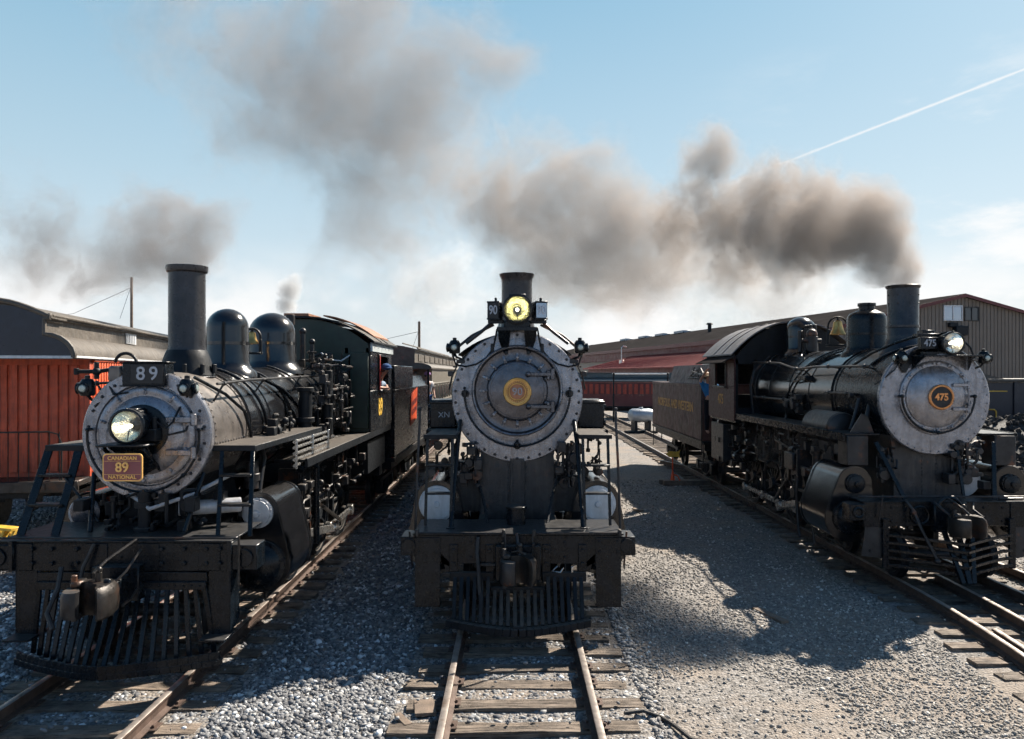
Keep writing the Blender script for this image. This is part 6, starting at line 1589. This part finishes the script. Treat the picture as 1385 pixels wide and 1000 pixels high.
# ================================================================== PEOPLE
import bmesh
def skinned(name, verts, edges, radii, m, parent, root=0, sub=1):
    me = bpy.data.meshes.new(name); me.from_pydata([tuple(v) for v in verts], edges, []); me.materials.append(m)
    bm = bmesh.new(); bm.from_mesh(me); ly = bm.verts.layers.skin.verify(); bm.verts.ensure_lookup_table()
    for v, r_ in zip(bm.verts, radii):
        v[ly].radius = (r_, r_) if isinstance(r_, (int, float)) else r_
        v[ly].use_root = v.index == root
    bm.to_mesh(me); bm.free()
    o = bpy.data.objects.new(name, me); COL.objects.link(o)
    s = o.modifiers.new('skin', 'SKIN'); s.use_smooth_shade = True
    d = o.modifiers.new('sub', 'SUBSURF'); d.levels = sub; d.render_levels = sub + 1
    if parent: o.parent = parent
    return o
def person(label, loc, rz, J, shirt, trousers, hat, hair=True):
    P = thing('person', label, 'person', loc, rz)
    V = Vector; names = list(J); 
    for k in J: J[k] = V(J[k])
    def hand(side, vs, es, rs, wi):
        w_ = J['hand' + side]; e_ = J['elbow' + side]; d = (w_ - e_).normalized(); u = d.cross(V((0, 0, 1))).normalized(); n_ = u.cross(d)
        i0 = len(vs); vs.append(w_ + d * .05); es.append((wi, i0)); rs.append((.038, .022))
        for k, (off, ln) in enumerate(((-.03, .065), (-.01, .078), (.01, .072), (.03, .055))):
            a = len(vs); vs.append(w_ + d * .085 + u * off); es.append((i0, a)); rs.append(.012)
            vs.append(w_ + d * (.085 + ln * .55) + u * off - n_ * .012); es.append((a, a + 1)); rs.append(.010)
            vs.append(w_ + d * (.085 + ln * .85) + u * off - n_ * .035); es.append((a + 1, a + 2)); rs.append(.008)
        a = len(vs); vs.append(w_ + d * .04 + u * .045); es.append((i0, a)); rs.append(.012); vs.append(w_ + d * .08 + u * .065); es.append((a, a + 1)); rs.append(.009)
    H = J['head']; N = J['neck']; up = (H - N).normalized(); fw = J.get('look', V((0, -1, 0))).normalized()
    vs = [J['pelvis'], J['chest'], N, H - up * .05, H, H + up * .08, H + fw * .105 - up * .01]
    es = [(0, 1), (1, 2), (2, 3), (3, 4), (4, 5), (4, 6)]; rs = [.12, .13, .05, .075, .092, .07, .016]
    for s in ('l', 'r'):
        a = len(vs); vs += [J['shoulder' + s], J['elbow' + s], J['hand' + s]]; es += [(1, a), (a, a + 1), (a + 1, a + 2)]; rs += [.05, .042, .03]
        hand(s, vs, es, rs, a + 2)
        a = len(vs); vs += [J['hip' + s], J['knee' + s], J['ankle' + s], J['ankle' + s] + fw * .14 - V((0, 0, .05))]; es += [(0, a), (a, a + 1), (a + 1, a + 2), (a + 2, a + 3)]; rs += [.08, .058, .04, .035]
    body = skinned('body', vs, es, rs, M_SKIN, P)
    vs = [J['pelvis'] + V((0, 0, .05)), J['chest'], J['shoulderl'], J['shoulderr'], J['shoulderl'].lerp(J['elbowl'], .75), J['shoulderr'].lerp(J['elbowr'], .75), N - up * .03]
    skinned('shirt', vs, [(0, 1), (1, 2), (1, 3), (2, 4), (3, 5), (1, 6)], [(.165, .12), (.18, .13), .075, .075, .062, .062, .07], shirt, P, 1)
    vs = [J['pelvis'], J['hipl'], J['hipr'], J['kneel'], J['kneer'], J['anklel'], J['ankler']]
    skinned('trousers', vs, [(0, 1), (0, 2), (1, 3), (2, 4), (3, 5), (4, 6)], [(.16, .12), .105, .105, .078, .078, .062, .062], trousers, P, 0)
    if hat:
        b = MB(); c = H + up * .075; b.sph(c, .118, 16, (1, 1, .72)); b.sph(c + fw * .10 - up * .02, .085, 12, (1, 1, .12)); b.build('cap', hat, P)
        b = MB(); b.sph(H + up * .02 - fw * .02, .103, 14, (1, 1, .9)); b.build('hair', M_HAIR, P)
    else:
        b = MB(); b.sph(H + up * .055 - fw * .025, .105, 14, (1, 1, .85)); b.build('hair', M_HAIR, P)
    b = MB(); sd = fw.cross(up)
    for s in (1, -1): b.sph(H + fw * .088 + sd * .033 * s + up * .018, .012, 8); 
    b.build('eye', M_INT, P)
    return P
person('engineer in pale blue shirt and blue cap leaning from the cab window of locomotive 89', (X89, Y89, 0), 0,
       dict(pelvis=(1.02, 8.15, 2.62), chest=(1.30, 8.10, 3.05), neck=(1.44, 8.02, 3.25), head=(1.53, 7.98, 3.42), look=(.75, -.66, 0),
            shoulderl=(1.22, 7.93, 3.13), elbowl=(1.40, 7.88, 3.03), handl=(1.52, 8.06, 3.02), shoulderr=(1.42, 8.30, 3.12), elbowr=(1.50, 8.42, 3.05), handr=(1.55, 8.18, 3.02),
            hipl=(.98, 8.05, 2.58), kneel=(1.15, 7.65, 2.62), anklel=(1.12, 7.55, 2.22), hipr=(.98, 8.27, 2.58), kneer=(1.15, 7.95, 2.60), ankler=(1.12, 7.8, 2.22)), M_PALEBLUE, M_DENIM, M_DENIM)
stand = lambda dx=0, z=0: dict(pelvis=(0, 0, .95 + z), chest=(0, -.02, 1.33 + z), neck=(0, -.02, 1.50 + z), head=(0, -.03, 1.66 + z), look=(.2, -1, 0), shoulderl=(-.19, 0, 1.40 + z), elbowl=(-.25, .02, 1.14 + z), handl=(-.23, -.12, .93 + z),
                          shoulderr=(.19, 0, 1.40 + z), elbowr=(.26, .03, 1.14 + z), handr=(.24, -.12, .93 + z), hipl=(-.10, 0, .90 + z), kneel=(-.11, -.02, .48 + z), anklel=(-.11, .02, .09 + z), hipr=(.10, 0, .90 + z), kneer=(.11, -.02, .48 + z), ankler=(.11, .02, .09 + z))
J = stand(); J['elbowl'] = (-.34, -.16, 1.55); J['handl'] = (-.22, -.30, 1.78); J['chest'] = (-.05, -.05, 1.33); J['neck'] = (-.1, -.08, 1.5); J['head'] = (-.14, -.12, 1.64); J['shoulderl'] = (-.24, -.06, 1.42)
person('person in bright blue shirt and pale cap leaning out between cab and tender of 475', (5.72, 22.35, 1.60), 0, J, M_BLUESH, M_DARKCL, M_GLOVE)
person('passenger in a lilac shirt standing on the end platform of the drab coach', (-3.45, 27.75, 1.62), 0, stand(), M_PURPLE, M_DENIM, None)
person('passenger in a white shirt standing on the end platform of the drab coach', (-3.05, 27.85, 1.60), R(30), stand(), M_WCLOTH, M_DENIM, M_PURPLE)

# ================================================================== SMOKE
def smoke(name, label, D, blobs, col, dens, nscale=1.0, erode=.62, seed=0., amp=2.6, step=.28):
    cs = []
    for i, bl in enumerate(blobs):
        px, py, pr_ = bl[:3]; d = D + (bl[4] if len(bl) > 4 else 0); c = W(px, py, d); cs.append((c, pr_ * d / F, bl[3] if len(bl) > 3 else 1.0))
    x0 = min(c.x - r_ for c, r_, _ in cs); x1 = max(c.x + r_ for c, r_, _ in cs); y0 = min(c.y - r_ for c, r_, _ in cs); y1 = max(c.y + r_ for c, r_, _ in cs)
    z0 = min(c.z - r_ for c, r_, _ in cs); z1 = max(c.z + r_ for c, r_, _ in cs)
    g_ = .45 * amp / nscale; z0 = max(z0, 4.93 if D < 16 else z0)
    import bmesh
    bm = bmesh.new()
    for c, r_, _ in cs:
        for i in range(6):
            for j in range(10):
                t = math.pi * (i + .5) / 6; p_ = 2 * math.pi * j / 10; rr = r_ * .92 + g_ * .5
                bm.verts.new((c.x + rr * math.sin(t) * math.cos(p_), c.y + rr * math.sin(t) * math.sin(p_), max(z0, c.z + rr * math.cos(t))))
    h_ = bmesh.ops.convex_hull(bm, input=bm.verts); bmesh.ops.delete(bm, geom=list({v for v in h_['geom_interior'] if isinstance(v, bmesh.types.BMVert)}), context='VERTS')
    me_ = bpy.data.meshes.new(name); bm.to_mesh(me_); bm.free()
    m = bpy.data.materials.new(name + '_volume'); m.use_nodes = True; n = NT(m.node_tree); n.n.clear()
    tc = n.new('ShaderNodeTexCoord'); v = tc.outputs['Object']
    # warp so that the puffs are not round, then erode with finer noise
    off = n.vmath('ADD', v, (seed, seed * .7, 0)).outputs[0]
    def warp(scale, amp, det):
        t = n.new('ShaderNodeTexNoise'); t.inputs['Scale'].default_value = scale; t.inputs['Detail'].default_value = det; t.inputs['Roughness'].default_value = .6
        n.link(off, t.inputs['Vector'])
        q_ = n.vmath('SCALE', n.vmath('SUBTRACT', t.outputs['Color'], (.5, .5, .5)).outputs[0]); q_.inputs['Scale'].default_value = amp
        return q_.outputs[0]
    w_ = warp(.55 * nscale, amp / nscale, 3)
    pv = n.vmath('ADD', v, w_).outputs[0]
    tot = None
    for c, r_, k in cs:
        d = n.vmath('DISTANCE', pv, tuple(c)).outputs['Value']
        f = n.maprange(d, r_, r_ * .1, 0, k)
        tot = f if tot is None else n.math('MAXIMUM', tot, f)
    nzp = n.vmath('ADD', off, n.vmath('SCALE', w_).outputs[0]).outputs[0]
    nz = n.noise(nzp, 2.3 * nscale, 9, .72)
    s = n.math('SUBTRACT', n.math('MULTIPLY', tot, 1.0), n.math('MULTIPLY_ADD', nz, 3.0, -1.5 + erode * .45))
    s = n.math('MULTIPLY', s, 2.0, clamp=True)
    s = n.math('MULTIPLY', s, n.maprange(tot, .0, .6))
    s = n.math('MULTIPLY', n.math('MULTIPLY', s, dens), n.math('MAXIMUM', n.math('MULTIPLY', tot, 1.5), 1.0))
    pvn = n.new('ShaderNodeVolumePrincipled'); pvn.inputs['Color'].default_value = (*col, 1); pvn.inputs['Anisotropy'].default_value = .15
    n.link(s, pvn.inputs['Density'])
    mo = n.new('ShaderNodeOutputMaterial'); n.link(pvn.outputs[0], mo.inputs['Volume'])
    try: m.cycles.volume_step_rate = step
    except Exception: m.volume_intersection = m.volume_intersection
    me_.materials.append(m); o = bpy.data.objects.new(name, me_); COL.objects.link(o); o['kind'] = 'stuff'; o['label'] = label; o['category'] = 'smoke'
    return o
BROWN = (.70, .61, .55)
GREY = (.70, .63, .60)
smoke('smoke_plume', 'dense brown coal smoke streaming left from the chimney of locomotive 475', 14.0,
      [(1219, 384, 24, 2.4, 0), (1214, 366, 34, 2.2, .1), (1200, 344, 50, 1.9, .4), (1175, 308, 75, 1.5, 1), (1125, 308, 98, 1.3, 2), (1090, 260, 68, 1.2, 2.6), (1060, 320, 105, 1.15, 3.4), (1030, 262, 80, 1.15, 4), (985, 300, 105, 1.0, 5), (958, 215, 60, 1.1, 5.6), (920, 300, 95, .85, 6.5), (1000, 350, 80, .85, 5), (940, 255, 70, .85, 6)], (.60, .52, .465), 1.25, 1.15, .66, 3., 1.7)
smoke('smoke_plume', 'thinning brown smoke drifting in the middle of the sky behind chimney 90', 24.0,
      [(865, 345, 105, 1.1, 0), (815, 345, 125, 1.2, 0), (765, 290, 120, 1.05, 1), (715, 270, 110, .95, 2), (645, 250, 100, .75, 3), (820, 392, 75, .95, 1), (755, 350, 105, 1.0, 1)], (.60, .525, .475), .50, .46, .64, 11.)
smoke('smoke_plume', 'pale grey-brown smoke spread across the upper left sky', 34.0,
      [(640, 90, 125, 1.05), (560, 150, 165, 1.0), (590, 250, 120, .8), (450, 140, 190, 1.0), (500, 240, 145, .92), (370, 90, 170, .88), (480, 30, 180, .82), (480, 310, 130, .85), (250, 10, 180, .62), (540, 330, 120, .75), (350, 190, 120, .75)], (.54, .485, .455), .20, .24, .56, 23., 2.0)
smoke('smoke_plume', 'small brown smoke puffs drifting left behind the chimney of locomotive 89', 22.0,
      [(258, 305, 70, 1.2), (218, 290, 75, 1.0), (190, 340, 95, 1.0), (245, 345, 70, 1.2), (150, 355, 70, .8), (30, 310, 110, .65)], (.50, .435, .405), .75, .50, .50, 37.)
smoke('steam_cloud', 'bank of white steam low in the sky beyond the long workshop roof', 175.0,
      [(610, 385, 95, .7), (560, 392, 60, .6), (900, 385, 80, .8), (965, 360, 95, 1.0), (1050, 385, 90, 1.0)], (.99, .98, .97), .085, .085, .42, 51.)
smoke('steam_puff', 'small white steam puff rising above the cab roof of locomotive 89', 19.0,
      [(392, 392, 22, 1.8), (388, 412, 18, 1.8), (398, 378, 14, 1.3)], (.99, .98, .97), 2.0, 2.6, .3, 5., 1.0)
